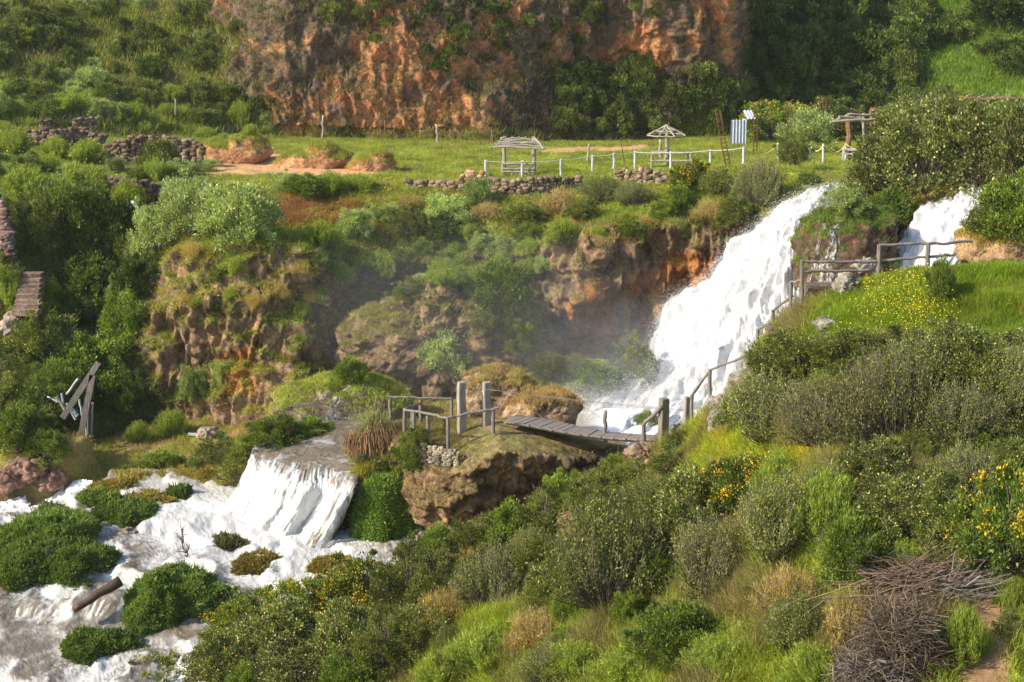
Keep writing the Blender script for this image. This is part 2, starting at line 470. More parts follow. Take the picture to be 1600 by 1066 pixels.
# ---- C: the lower cliff below the plateau
XC = [-320, 0, 60, 120, 180, 240, 300, 380, 460, 540, 600, 680, 760, 850, 900, 960, 1040, 1120, 1180, 1240, 1300, 1360, 1420, 1500, 1600, 1950]
l_y = np.interp(XC, XB, lipY); l_d = np.interp(XC, XB, lipD)
rC = [
    (l_y - 11, l_d + 3.4),
    (l_y + 1, l_d + .1),
    ([350, 340, 345, 350, 352, 356, 350, 345, 350, 360, 356, 350, 345, 335, 326, 316, 315, 306, 306, 308, 314, 322, 320, 312, 318, 320],
     [69.5, 70.5, 71, 71.5, 72, 72, 71, 71, 71, 72, 72.5, 73, 72, 72, 72, 72.5, 72, 70, 69, 68, 66.5, 65, 63.5, 62.5, 60, 56]),
    ([420, 420, 420, 420, 420, 425, 388, 378, 386, 402, 415, 405, 398, 388, 366, 352, 350, 342, 340, 336, 340, 345, 340, 350, 350, 350],
     [67, 68, 69, 71, 71.5, 68.5, 67, 66.5, 67, 69, 70.2, 70.4, 70.2, 68.8, 68.2, 69.0, 69.2, 68.6, 68, 67.5, 65.5, 63.8, 62.5, 62, 59, 55]),
    ([500, 500, 500, 500, 500, 490, 470, 468, 475, 480, 490, 482, 480, 465, 450, 440, 435, 425, 420, 415, 420, 420, 420, 420, 420, 420],
     [64.5, 65.5, 66.5, 69, 69.5, 66.0, 65.3, 64.6, 65.6, 68.2, 69.4, 69.4, 69.2, 68.3, 67.2, 68.4, 68.8, 68.4, 68, 67, 64.5, 62.6, 61.2, 61.4, 58, 54]),
    ([600, 600, 600, 600, 590, 575, 570, 560, 560, 560, 560, 560, 560, 540, 530, 525, 520, 510, 510, 520, 520, 520, 520, 520, 520, 520],
     [61.5, 62.5, 63, 64.5, 65.5, 65.0, 65.4, 64.2, 63.8, 67.4, 69.5, 69.5, 69.5, 68.6, 67.8, 68.3, 69, 68.8, 68, 66, 63, 61.5, 60, 60, 57, 53]),
    ([700, 700, 695, 690, 665, 632, 648, 666, 655, 612, 610, 605, 600, 585, 578, 580, 600, 610, 620, 620, 620, 620, 620, 620, 620, 620],
     [59.5, 59.5, 60, 61.5, 63, 64.6, 64.4, 63.0, 61.5, 65, 66, 66.5, 67, 67, 66.8, 66.5, 66, 65, 63, 62, 60, 58, 57, 57, 55, 51]),
]
rC.append((np.array(rC[-1][0]) + 70, np.array(rC[-1][1]) - .2))
GC = loft(XC, rC, 2.2, [6, 14, 22, 48, 48, 36, 12], su=7, sv=5)
nC = normals(GC); pxC, pyC = proj(GC)
steep = sstep(.75, .45, nC[..., 2]); steep = smooth_grid(steep[..., None], 8, 8)[..., 0]
rightc = sstep(200, 260, pxC) * sstep(1700, 1550, pxC)
amt = steep * (.35 + .65 * rightc)
warp = fbm(GC * .5, 3, 5)[..., None] * C_(.8, .8, .3)
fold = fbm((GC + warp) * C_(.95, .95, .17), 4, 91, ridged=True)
fold2 = fbm((GC + warp) * C_(2.6, 2.6, .5), 3, 92, ridged=True)
blob = np.abs(fbm((GC + warp) * C_(.5, .5, .42), 3, 93))
cf1, cf2, crid = cells((GC + warp * 1.2) * C_(.9, .9, .75), 19)
cw = (cf2 - cf1) - .35
h = amt * (fold * .85 + fold2 * .36 + blob * 1.9 - .6 + fbm(GC * C_(5, 5, 1.6), 3, 95) * .14 + cw * .55) + (1 - amt) * (fbm(GC * .5, 4, 94) * .35 + fbm(GC * 2, 3, 96) * .08)
GC = GC + nC * h[..., None]
nC = normals(GC); pxC, pyC = proj(GC)
n1, n2 = fbm(GC * .7, 4, 101), fbm(GC * C_(2.2, 2.2, .5), 4, 102)
rk = mix(C_(.36, .225, .125), ROCK_BR * 1.0, sstep(-.2, .3, n1))
rk = mix(rk, DARKR * 1.3, sstep(.0, .35, n2) * .75)
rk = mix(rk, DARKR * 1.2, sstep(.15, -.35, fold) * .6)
rk = mix(rk, C_(.50, .36, .22), sstep(.25, .5, fbm(GC * 1.7, 3, 103)) * .6)
jx = fbm(GC * .6, 3, 104) * 26; jy = fbm(GC * .6 + 7, 3, 105) * 26
def soft(poly, G_, a=0, b=0, n=3):
    q = inpoly(poly, proj(G_)[0] + a, proj(G_)[1] + b).astype(float)
    return smooth_grid(q[..., None], n, n)[..., 0]
orange = soft([(885, 480), (925, 425), (960, 470), (965, 560), (900, 560)], GC, jx, jy)
orange = np.maximum(orange, soft([(980, 440), (1050, 400), (1150, 390), (1150, 450), (1040, 500), (1010, 560), (975, 540)], GC, jx, jy))
orange = np.maximum(orange, soft([(345, 560), (395, 545), (405, 600), (395, 650), (345, 640)], GC, jx, jy))
rk = mix(rk, mix(C_(.46, .19, .05), C_(.40, .13, .035), sstep(-.2, .3, n2)), orange * .85)
cone = soft([(320, 690), (345, 630), (380, 610), (415, 640), (420, 690)], GC, jx * .3, jy * .3)
rk = mix(rk, C_(.46, .30, .20), cone * .8)
wet = soft([(520, 390), (700, 380), (860, 420), (860, 600), (520, 600)], GC, jx, jy, 8)
rk = mix(rk, C_(.10, .08, .05), wet * .45)
wet2 = soft([(1250, 330), (1620, 330), (1620, 640), (1230, 640)], GC, jx * .3, jy * .3, 4)
rk = mix(rk, C_(.085, .05, .03), wet2 * .75)
up = sstep(.40, .72, nC[..., 2] + n1 * .50 + .25 * fbm(GC * C_(1.2, 1.2, .35), 3, 108) + .16 * sstep(420, 360, pyC))
up = up * (1 - .55 * sstep(835, 880, pxC) * sstep(335, 365, pyC) * sstep(1240, 1180, pxC))
mossc = mix(MOSS * .9, C_(.19, .25, .03), sstep(-.2, .3, fbm(GC * .8, 3, 106)))
mossc = mix(mossc, C_(.10, .12, .03), wet * .6)
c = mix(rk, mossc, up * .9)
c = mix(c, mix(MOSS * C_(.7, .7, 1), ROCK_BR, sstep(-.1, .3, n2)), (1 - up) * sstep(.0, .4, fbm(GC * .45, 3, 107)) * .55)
leftveg = soft([(-400, 300), (230, 300), (225, 560), (260, 640), (260, 720), (-400, 760)], GC, jx * .6, jy * .6, 6)
c = mix(c, mix(C_(.07, .10, .02), C_(.16, .12, .06), sstep(0, .35, n1)), leftveg * .85)
redg = soft([(408, 318), (430, 306), (560, 318), (545, 350), (420, 352)], GC, jx * .4, jy * .2, 3)
c = mix(c, C_(.42, .20, .08), redg * .4)
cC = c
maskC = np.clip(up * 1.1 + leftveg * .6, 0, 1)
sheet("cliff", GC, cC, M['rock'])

# ---- D: valley floor and river bed
XD = [-320, 0, 100, 200, 300, 350, 400, 460, 540, 600, 700, 800, 900, 1000, 1120]
rD = [
    ([690, 688, 680, 648, 625, 640, 645, 640, 600, 595, 585, 578, 565, 590, 620], [64, 64, 64.5, 66, 67, 66.5, 65.5, 63.5, 66, 67, 68, 68.5, 68.5, 67, 64]),
    ([735, 730, 715, 700, 690, 690, 680, 665, 650, 640, 645, 640, 640, 650, 660], [60, 60, 60.3, 60.6, 60.8, 60.3, 59, 58.6, 60, 60.5, 60, 60, 60, 60, 60]),
    ([770, 765, 748, 742, 742, 742, 705, 690, 690, 690, 690, 690, 690, 700, 700], [57.8, 57.8, 58, 58, 57.8, 56.6, 56.2, 56.4, 56.4, 56.4, 56.3, 56.3, 56.3, 56.3, 56.3]),
    ([800, 800, 790, 790, 790, 780, 745, 745, 760, 770, 770, 770, 770, 770, 770], [56.8, 56.6, 56.3, 55.8, 55.6, 54.9, 54.6, 54, 53, 52.5, 52.5, 52.5, 52.5, 52.5, 52.5]),
    ([880, 870, 860, 855, 855, 858, 865, 878, 885, 880, 880, 880, 880, 880, 880], [53.5, 53.2, 53, 52.9, 52.9, 52.7, 52.4, 52, 51.7, 51.6, 51.6, 51.6, 51.6, 51.6, 51.6]),
    ([970] * 15, [49.8, 49.6, 49.4, 49.2, 49, 48.9, 48.8, 48.7, 48.6, 48.6, 48.6, 48.6, 48.6, 48.6, 48.6]),
    ([1130] * 15, [44.2] * 15),
]
GD = loft(XD, rD, 3.0, [20, 20, 24, 30, 30, 36], su=6, sv=5)
pxD, pyD = proj(GD)
GD[..., 2] += fbm(GD * .6, 4, 111) * .35 * sstep(800, 740, pyD) + fbm(GD * .7, 3, 112) * .15 - sstep(735, 790, pyD) * .45
GD[..., 2] += smooth_grid(inpoly([(-330, 715), (155, 735), (128, 757), (62, 788), (-20, 798), (-330, 805)], pxD, pyD).astype(float)[..., None], 4, 4)[..., 0] * 1.7
nD = normals(GD)
c = mix(C_(.20, .19, .04), C_(.30, .20, .10), sstep(-.1, .35, fbm(GD * .7, 4, 113)))
c = mix(c, C_(.16, .20, .03), sstep(.1, .4, fbm(GD * .5, 3, 114)) * .8)
c = mix(c, C_(.16, .11, .06), sstep(760, 800, pyD) * .9)
cD = c
sheet("riverbed", GD, cD, M['ground'])
maskD = sstep(790, 740, pyD) * sstep(-.3, .3, fbm(GD * .9, 3, 115) + .15)

# ---- E: the near slope
XE = [150, 300, 400, 500, 560, 640, 700, 800, 900, 960, 1000, 1080, 1150, 1200, 1260, 1320, 1400, 1500, 1600, 1700, 1950]
eY = np.array([1060, 985, 960, 925, 905, 885, 842, 810, 765, 735, 712, 672, 605, 530, 478, 442, 424, 414, 417, 420, 420.])
eD = np.array([45, 46.2, 46.8, 47.6, 48.2, 48.8, 48.6, 47.6, 47, 47, 47, 46.5, 45, 43.6, 42.8, 42.4, 42, 41, 40, 39, 38.])
rE = [
    (eY + 60, eD + 4),
    (eY, eD),
    ([1064, 1015, 995, 975, 965, 950, 925, 900, 870, 845, 825, 790, 730, 660, 615, 585, 570, 560, 560, 560, 560],
     [44.6, 45, 45, 44.6, 44.4, 44, 43.2, 41.8, 40.4, 40, 39.8, 38.6, 38, 38, 37.4, 36.8, 36, 35.6, 35.2, 35, 35]),
    ([1068, 1040, 1030, 1020, 1015, 1005, 990, 970, 950, 930, 920, 890, 850, 800, 770, 755, 750, 750, 760, 760, 760],
     [44.4, 43.5, 42.5, 41.2, 40.4, 39.2, 37.8, 36, 34.8, 34.4, 34.2, 33.4, 32.8, 32.8, 32.2, 31.8, 31.4, 31, 30.6, 30.4, 30.4]),
    ([1120] * 21, [42.5, 41, 39.4, 37.8, 36.6, 35, 33.6, 31.6, 30, 29.2, 28.8, 27.8, 27, 26.6, 26, 25.6, 25, 24.6, 24.2, 24, 24]),
    ([1500] * 21, [33, 31, 29.4, 27.8, 26.6, 25, 23.6, 21.6, 20, 19.2, 18.8, 17.8, 17, 16.6, 16, 15.6, 15, 14.6, 14.2, 14, 14]),
]
GE = loft(XE, rE, 3.0, [14, 60, 60, 80, 26], su=8, sv=8)
nE = normals(GE); pxE, pyE = proj(GE)
GE = GE + nE * (fbm(GE * .35, 4, 121) * .5 + fbm(GE * 1.3, 4, 122) * .16)[..., None]
nE = normals(GE); pxE, pyE = proj(GE)
c = mix(C_(.19, .23, .025), C_(.19, .155, .06), sstep(-.05, .4, fbm(GE * .6, 4, 123)))
c = mix(c, C_(.28, .30, .02), sstep(.08, .4, fbm(GE * .45, 3, 1231)) * .8)
jx = fbm(GE * .5, 3, 124) * 30; jy = fbm(GE * .5 + 5, 3, 125) * 30
meadow = soft([(1330, 420), (1950, 400), (1950, 560), (1600, 560), (1480, 540), (1380, 520), (1290, 600), (1240, 560)], GE, jx * .5, jy * .4)
c = mix(c, mix(C_(.18, .26, .018), C_(.24, .27, .03), sstep(-.1, .35, fbm(GE * .7, 4, 1240))), meadow * .9)
mosse = soft([(1085, 640), (1130, 650), (1170, 700), (1130, 770), (1080, 720)], GE, jx * .3, jy * .3)
mosse = np.maximum(mosse, .7 * soft([(1180, 740), (1240, 690), (1400, 690), (1440, 760), (1340, 850), (1250, 830), (1180, 820)], GE, jx, jy))
mosse = np.maximum(mosse, soft([(1230, 690), (1300, 640), (1350, 700), (1330, 800), (1260, 800)], GE, jx * .4, jy * .4))
c = mix(c, mix(C_(.34, .30, .02), C_(.25, .29, .02), sstep(-.2, .2, fbm(GE * .8, 3, 1232))), mosse * .8)
soilE = soft([(1500, 960), (1530, 925), (1575, 940), (1580, 1200), (1500, 1200)], GE, jx * .3, jy * .3)
soilE = np.maximum(soilE, soft([(975, 745), (1000, 700), (1060, 720), (1075, 750), (1000, 760)], GE, jx * .2, jy * .2))
c = mix(c, C_(.26, .15, .09), soilE * .9)
stonyE = soft([(1110, 640), (1150, 585), (1200, 600), (1190, 650), (1140, 670)], GE, jx * .2, jy * .2)
c = mix(c, C_(.38, .34, .28), stonyE * .6)
cE = c
maskE = (1 - soilE) * (1 - .6 * stonyE)
sheet("slope", GE, cE, M['ground'])

# ---- G: the bridge rock with its platform
XG = [590, 620, 640, 660, 700, 740, 780, 840, 900, 950, 978]
rG = [
    ([720] * 11, [57] * 11),
    ([664, 658, 656, 654, 652, 650, 652, 662, 678, 688, 690], [53.8, 53.8, 53.8, 53.6, 53.5, 53.2, 53.0, 52.6, 52.4, 52.4, 52.4]),
    ([682, 682, 684, 694, 706, 690, 668, 672, 688, 695, 698], [51.6, 51.4, 51.2, 50.8, 50.0, 49.8, 50.6, 50.8, 50.8, 50.8, 51.2]),
    ([690, 692, 700, 722, 742, 730, 705, 712, 716, 718, 718], [51.4, 51.2, 50.6, 49.6, 48.8, 48.2, 48.2, 48.6, 49.4, 50.2, 51]),
    ([720, 730, 745, 768, 780, 775, 765, 765, 765, 765, 760], [51.6, 51.2, 50.4, 49.2, 48.5, 48.4, 48.9, 49.6, 50.2, 50.8, 51.6]),
    ([760, 780, 800, 826, 838, 835, 825, 805, 795, 785, 785], [52, 51.6, 50.8, 49.6, 49.2, 49.4, 50, 50.6, 51.2, 51.8, 52.4]),
]
GG = loft(XG, rG, 1.6, [10, 34, 18, 40, 40], su=5, sv=4)
nG = normals(GG)
stp = sstep(.8, .5, nG[..., 2]); stp = smooth_grid(stp[..., None], 6, 6)[..., 0]
wr = fbm(GG * .8, 3, 131)[..., None] * .6
f1, f2, rid = cells((GG + wr) * C_(1.15, 1.15, 1.7), 9)
hg = stp * ((f2 - f1) * .22 - f1 * .12 + fbm(GG * C_(.8, .8, 1.1), 5, 132, gain=.6) * .9 + np.abs(fbm(GG * 1.3 + wr, 4, 1332)) * .5 + fbm(GG * 4, 4, 133, ridged=True) * .13 - .1) + (1 - stp) * fbm(GG * 1.5, 3, 134) * .07
GG = GG + nG * hg[..., None]
nG = normals(GG); pxG, pyG = proj(GG)
c = mix(C_(.30, .19, .10), C_(.16, .10, .058), sstep(-.2, .3, fbm(GG * 1.1, 4, 135)))
c = mix(c, C_(.10, .075, .055), sstep(.12, .4, fbm(GG * 1.6, 4, 136) + .25 * (rid - .5)) * .7)
c = mix(c, C_(.50, .27, .09), sstep(.25, .5, fbm(GG * .9, 3, 137)) * .6)
upg = sstep(.55, .85, nG[..., 2] + fbm(GG * 2, 3, 138) * .2)
c = mix(c, mix(C_(.22, .20, .06), C_(.28, .21, .11), sstep(-.1, .3, fbm(GG * 1.4, 3, 139))), upg * .85)
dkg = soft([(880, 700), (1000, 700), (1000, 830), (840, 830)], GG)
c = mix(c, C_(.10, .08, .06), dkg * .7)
maskG = upg * sstep(760, 700, pxG)
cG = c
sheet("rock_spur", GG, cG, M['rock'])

# ------------------------------------------------------------------ closed rocks from an outline, with their own depth
def rock_body(outline, d, thick, n=(70, 110), disp=(.45, .5, .12), seed=0, freq=1.0):
    """closed boulder: outline (px,py) at forward distance d, given thickness in metres"""
    o = np.array(outline, float)
    W = P(o[:, 0], o[:, 1], d)
    ctr = W.mean(0)
    # in-plane axes: world X and Z
    rel = W - ctr
    ang = np.arctan2(rel[:, 2], rel[:, 0]); rad = np.hypot(rel[:, 0], rel[:, 2])
    k = np.argsort(ang); ang = ang[k]; rad = rad[k]
    th = np.linspace(-np.pi, np.pi, n[1], endpoint=False)
    rr = np.interp(th, np.concatenate([ang - 2 * np.pi, ang, ang + 2 * np.pi]), np.tile(rad, 3))
    ph = np.linspace(-np.pi / 2, np.pi / 2, n[0])
    cp = np.cos(ph)[:, None] ** .6; sp = np.sin(ph)[:, None]
    V = np.stack([rr * np.cos(th) * cp, thick * .5 * sp + 0 * rr, rr * np.sin(th) * cp], -1)
    V = ctr + V
    nn = V - ctr; nn /= np.linalg.norm(nn, axis=-1, keepdims=True) + 1e-6
    w = fbm(V * freq * .8, 3, seed + 1)[..., None] * .5
    f1, f2, _ = cells((V + w) * freq * C_(1.1, 1.1, 1.5), seed + 2)
    V = V + nn * (disp[0] * fbm(V * freq * .9, 4, seed + 3) + disp[1] * (f2 - f1 - .3) + disp[2] * fbm(V * freq * 4, 3, seed + 4, ridged=True))[..., None] * np.minimum(1, cp * 1.5)[..., None]
    idx = np.arange(n[0] * n[1]).reshape(n)
    a = idx[:-1]; b = idx[1:]
    F = np.stack([a, np.roll(a, -1, 1), np.roll(b, -1, 1), b], -1).reshape(-1, 4)
    return V, F

def vnormals_closed(V):
    n = np.cross(np.roll(V, -1, 1) - np.roll(V, 1, 1), np.gradient(V, axis=0))
    n /= np.linalg.norm(n, axis=-1, keepdims=True) + 1e-9
    c = V.mean((0, 1))
    s = np.sign(np.sum(n * (V - c), -1).mean())
    return n * s

ROCKS = {}
def rock(name, outline, d, thick, base, dark, mossc, label, cat, moss=.5, group=None, kind=None, seed=0, freq=1.0, disp=(.45, .5, .12), n=(70, 110)):
    V, F = rock_body(outline, d, thick, n, disp, seed, freq)
    nn = vnormals_closed(V)
    c = mix(base, dark, sstep(-.15, .35, fbm(V * freq * 1.3, 4, seed + 5)))
    c = mix(c, np.array(base) * 1.25, sstep(.2, .5, fbm(V * freq * 2, 3, seed + 6)) * .6)
    m = sstep(.9 - moss, 1.25 - moss, nn[..., 2] + fbm(V * freq * 1.5, 3, seed + 7) * .3)
    c = mix(c, mossc, m * .9)
    me = make_mesh(name, V.reshape(-1, 3), F, M['rock'], c.reshape(-1, 3), smooth=True)
    o = link(name, me)
    if kind: o["kind"] = kind
    else: tag(o, label, cat, group)
    Vc = np.concatenate([V, V[:, :1]], 1)
    add_bvh(Vc, 2)
    ROCKS.setdefault(name, []).append((Vc, np.concatenate([c, c[:, :1]], 1), np.concatenate([m, m[:, :1]], 1)))
    return o

TAN, BRN = C_(.44, .30, .17), C_(.20, .135, .085)
rock("rock_outcrop", [(535, 545), (545, 510), (570, 488), (610, 482), (640, 462), (665, 438), (700, 438), (730, 455), (790, 450), (840, 480), (865, 540), (860, 600), (760, 618), (650, 612), (560, 600)],
     65.2, 6.0, C_(.27, .18, .105), C_(.11, .08, .055), C_(.17, .17, .04), "big craggy brown outcrop with shrubs on top, at the foot of the middle cliff", "rock outcrop", moss=.4, seed=11, freq=.9, n=(150, 260), disp=(1.1, .9, .3))
rock("boulder", [(722, 640), (728, 600), (745, 588), (790, 584), (822, 592), (838, 620), (850, 655), (820, 668), (740, 668)], 54.6, 2.2, C_(.36, .25, .15), C_(.17, .12, .08), C_(.28, .26, .08),
     "tall tan rock standing behind the two concrete bridge posts", "rock", moss=.12, seed=21, freq=1.3, disp=(.3, .35, .1))
rock("boulder", [(780, 655), (800, 630), (840, 617), (880, 620), (905, 635), (903, 655), (890, 672), (830, 674), (790, 668)], 53.4, 1.8, C_(.42, .28, .16), C_(.15, .10, .065), C_(.22, .2, .06),
     "rounded brown rock right behind the left end of the plank bridge", "rock", moss=.1, seed=31, freq=1.5, disp=(.25, .3, .08))
rock("rock_outcrop", [(1500, 400), (1512, 372), (1545, 355), (1600, 345), (1700, 340), (1700, 425), (1600, 420), (1540, 416)], 44.5, 3.2, C_(.50, .33, .18), C_(.26, .16, .09), C_(.27, .24, .04),
     "lumpy ochre rock bank above the bright meadow at the right edge", "rock outcrop", moss=.3, seed=41, freq=1.4, disp=(.3, .35, .12))
rock("rock_ledge", [(1250, 400), (1262, 350), (1300, 330), (1360, 325), (1392, 335), (1386, 380), (1366, 470), (1330, 490), (1260, 480)], 60.5, 4.0, C_(.16, .10, .065), C_(.07, .045, .03), C_(.11, .16, .02),
     "dark wet ledge with a thin trickle between the two waterfalls", "rock ledge", moss=.6, seed=51, freq=1.0, disp=(.4, .4, .15))
rock("rock_ledge", [(835, 640), (838, 600), (870, 592), (960, 585), (1000, 600), (1010, 650), (950, 668), (880, 665)], 62.0, 3.5, C_(.30, .26, .21), C_(.16, .13, .10), C_(.20, .25, .04),
     "low mossy ledge at the foot of the cliff beside the waterfall spray", "rock ledge", moss=.65, seed=61, freq=1.2, disp=(.3, .3, .1))
rock("rock_ledge", [(425, 650), (440, 612), (480, 602), (540, 598), (610, 602), (640, 625), (640, 665), (560, 682), (470, 684), (430, 675)], 59.6, 3.0, C_(.36, .30, .22), C_(.22, .17, .11), C_(.24, .27, .04),
     "mossy ledge with the small stepped cascade below the middle cliff", "rock ledge", moss=.75, seed=71, freq=1.1, disp=(.3, .3, .1))

for ol, dd, th, lb, sd in (([(306, 262), (312, 232), (360, 224), (415, 224), (428, 238), (415, 250), (375, 258), (340, 262)], 89.5, 3.0, "bare orange soil bank beside the curved stone wall", 81),
                           ([(425, 268), (440, 248), (480, 238), (530, 236), (556, 246), (540, 262), (500, 268)], 86.5, 3.0, "second orange soil bank, right of the one at the curved wall", 82),
                           ([(545, 262), (575, 246), (610, 250), (620, 266), (580, 274)], 84.5, 2.0, "small crumbling soil bank farther right on the plateau", 83)):
    rock("soil_bank", ol, dd, th, C_(.55, .29, .14), C_(.38, .20, .10), C_(.20, .25, .04), lb, "soil bank", moss=.42, seed=sd, freq=1.2, disp=(.4, .15, .06), n=(40, 90))
rock("mossy_rock", [(506, 872), (514, 820), (530, 775), (548, 742), (580, 728), (600, 760), (600, 860), (550, 876)], 51.7, 1.3, C_(.10, .085, .035), C_(.06, .05, .025), C_(.24, .22, .03), "dark mossy rock wall at the right side of the wide cascade", "rock", moss=.75, seed=95, freq=1.6, disp=(.25, .2, .1), n=(50, 90))
rock("river_bank", [(338, 792), (342, 745), (362, 706), (392, 684), (440, 672), (446, 690), (405, 706), (385, 722), (372, 760), (358, 800)], 56.0, 1.8, C_(.22, .17, .09), C_(.13, .10, .05), C_(.22, .24, .04), "", "", moss=.95, kind="structure", seed=91, freq=1.4, disp=(.25, .15, .08), n=(40, 90))
def bvh_build():
    V = np.concatenate(BV); F = np.concatenate(BF)
    return BVHTree.FromPolygons(V.tolist(), F.tolist())
TREE = bvh_build()
def hit(px, py):
    """world point where the ground shows at this place of the picture"""
    p = P(px, py, 10.0)
    o = Vector((0, 0, CAMZ)); dr = (Vector(p) - o).normalized()
    h = TREE.ray_cast(o, dr, 400)
    if h[0] is None: return P(px, py, 60.0), Vector((0, 0, 1))
    n = h[1]
    if n.dot(dr) > 0: n = -n
    return np.array(h[0]), n
def topx(pt, px, py):
    """the point straight above pt (same forward distance) that shows at px,py"""
    return P(px, py, pt[1])

# ------------------------------------------------------------------ water
def water_mesh(name, G, foam, alpha, flowdisp, kind="structure", base=(.19, .14, .09), white=(.62, .62, .615), label=None, cat=None, tint=None):
    n = normals(G)
    G = G + n * flowdisp[..., None]
    c = mix(C_(*base), C_(*white), foam)
    if tint is not None: c = mix(c, C_(.62, .52, .38), tint)
    me = make_mesh(name, G.reshape(-1, 3), grid_faces(*G.shape[:2]), M['water'], c.reshape(-1, 3), smooth=True)
    for nm, arr in (("Foam", foam), ("Alpha", alpha)):
        a = me.attributes.new(nm, 'FLOAT', 'POINT'); a.data.foreach_set("value", np.ascontiguousarray(arr, np.float32).ravel())
    o = link(name, me)
    if label: tag(o, label, cat)
    else: o["kind"] = kind
    return o, G

def edge_loft(L, R, nu, gaps, sv=6, curve=0.0):
    """L, R: lists of (px,py,d) down the two edges"""
    L = np.array([P(*a) for a in L]); R = np.array([P(*a) for a in R])
    out = []
    for r in range(len(L) - 1):
        for k in range(gaps):
            t = k / gaps
            out.append([L[r] * (1 - t) + L[r + 1] * t, R[r] * (1 - t) + R[r + 1] * t])
    out.append([L[-1], R[-1]])
    E = np.array(out)
    u = np.linspace(0, 1, nu)[None, :, None]
    G = E[:, :1] * (1 - u) + E[:, 1:] * u
    G = smooth_grid(G, 0, sv)
    if curve: G[..., 1] -= (np.sin(u[..., 0] * np.pi) * curve)
    return G

def uvgrid(G, lu, lv):
    nv, nu = G.shape[:2]
    u, v = np.meshgrid(np.linspace(0, lu, nu), np.linspace(0, lv, nv))
    return u, v

# the big fall
L1 = [(1285, 304, 69), (1258, 316, 68.0), (1215, 335, 67), (1188, 356, 66.5), (1150, 392, 66), (1100, 440, 65.5), (1048, 472, 65), (1026, 530, 64), (1002, 578, 62.6), (962, 618, 61), (908, 650, 59.2), (880, 682, 57.4)]
R1 = [(1345, 302, 66.5), (1320, 308, 65.5), (1282, 330, 64), (1264, 355, 63), (1262, 390, 62), (1268, 430, 61), (1275, 480, 60), (1275, 530, 59), (1250, 590, 58), (1220, 640, 57), (1180, 690, 56), (1150, 730, 55)]
GF = edge_loft(L1, R1, 170, 26, sv=10, curve=1.2)
u, v = uvgrid(GF, 1, 1)
uu = u + .035 * fbm(np.stack([u * 4, v * 9, 0 * u], -1), 3, 201)
s1 = fbm(np.stack([uu * 8, v * 4.5, 0 * u], -1), 4, 202); s2 = fbm(np.stack([uu * 34, v * 7, 0 * u + 3], -1), 4, 203, gain=.6)
s3 = fbm(np.stack([uu * 80, v * 22, 0 * u + 8], -1), 3, 204, ridged=True)
bl = np.abs(fbm(np.stack([uu * 15, v * 8, 0 * u + 5], -1), 3, 205))
edge = np.minimum(u, 1 - u)
alpha = sstep(.0, .06, edge + s2 * .05 + s1 * .03)
foam = np.clip(1.0 - .16 * sstep(.0, .5, s2) - .14 * sstep(.1, .6, s3) * sstep(.2, .6, v) - .55 * sstep(.2, .6, s2 - .5 * s1) * sstep(.5, .2, np.abs(u - .62)) * sstep(.2, .5, v), 0, 1)
disp = s1 * 1.0 + s2 * .55 + bl * 1.1 + s3 * .20
tint = sstep(.1, .5, s1 + .3 * s2) * sstep(.28, .08, v) * .5
fall1, GFd = water_mesh("waterfall", GF, foam, alpha, disp, label="large white waterfall plunging down the right end of the cliff", cat="waterfall", tint=tint)

L2 = [(1484, 290, 63.8), (1470, 306, 63.2), (1440, 328, 62.4), (1414, 352, 61.8), (1398, 380, 61), (1386, 420, 60), (1375, 470, 59), (1360, 520, 58)]
R2 = [(1545, 290, 61.6), (1542, 303, 60.6), (1540, 335, 59.4), (1535, 360, 58.4), (1522, 385, 57.8), (1490, 425, 58), (1470, 470, 57), (1455, 520, 56)]
GF2 = edge_loft(L2, R2, 110, 20, sv=8, curve=.6)
u, v = uvgrid(GF2, 1, 1)
s1 = fbm(np.stack([u * 6, v * 5, 0 * u], -1), 4, 212); s2 = fbm(np.stack([u * 24, v * 9, 0 * u + 3], -1), 4, 213)
edge = np.minimum(u, 1 - u)
water_mesh("waterfall", GF2, np.clip(.95 + .08 * s1, 0, 1), sstep(.0, .08, edge + s2 * .07), s1 * .5 + s2 * .3 + np.abs(s1) * .6, label="shorter waterfall behind the railing, right of the big one", cat="waterfall", tint=sstep(.1, .5, s2) * .25)

# thin trickle on the dark ledge
def trickle(pts, wpx, label, d_off=-.05, seed=0, cov=.5):
    pts = np.array(pts, float); nvt = 70
    tt = np.linspace(0, len(pts) - 1, nvt)
    cx = np.interp(tt, range(len(pts)), pts[:, 0]); cy = np.interp(tt, range(len(pts)), pts[:, 1]); ww = np.interp(tt, range(len(pts)), wpx)
    G = np.array([[hit(cx[i] + ww[i] * e + 1.5 * math.sin(i * .31), cy[i])[0] for e in np.linspace(-1, 1, 26)] for i in range(nvt)])
    G = smooth_grid(G, 1, 1); G[..., 1] += d_off; G[..., 2] += .03
    u, v = uvgrid(G, 1, 1)
    s2 = fbm(np.stack([u * 7, v * 9, 0 * u + seed], -1), 4, 300 + seed); s4 = fbm(np.stack([u * 16, v * 30, 0 * u + seed], -1), 3, 310 + seed)
    e = np.minimum(u, 1 - u)
    al = sstep(.0, .3, e + s2 * .3 + s4 * .1 - .05) * sstep(-.30 * cov, .25, s2 + s4 * .5)
    return water_mesh("trickle", G, np.clip(.6 + s4 * .8, 0, 1), al, s2 * .04, label=label, cat="trickle")
trickle([(1310, 345), (1300, 365), (1303, 390), (1290, 415), (1285, 450)], [9, 8, 12, 18, 16], "thin silvery trickle down the dark ledge, the wider and brighter of the two strands", seed=1)
trickle([(1288, 350), (1280, 372), (1275, 400), (1266, 430), (1262, 455)], [4, 4, 5, 5, 5], "thin silvery trickle down the dark ledge, narrow strand nearest the big waterfall", seed=2, cov=.3)
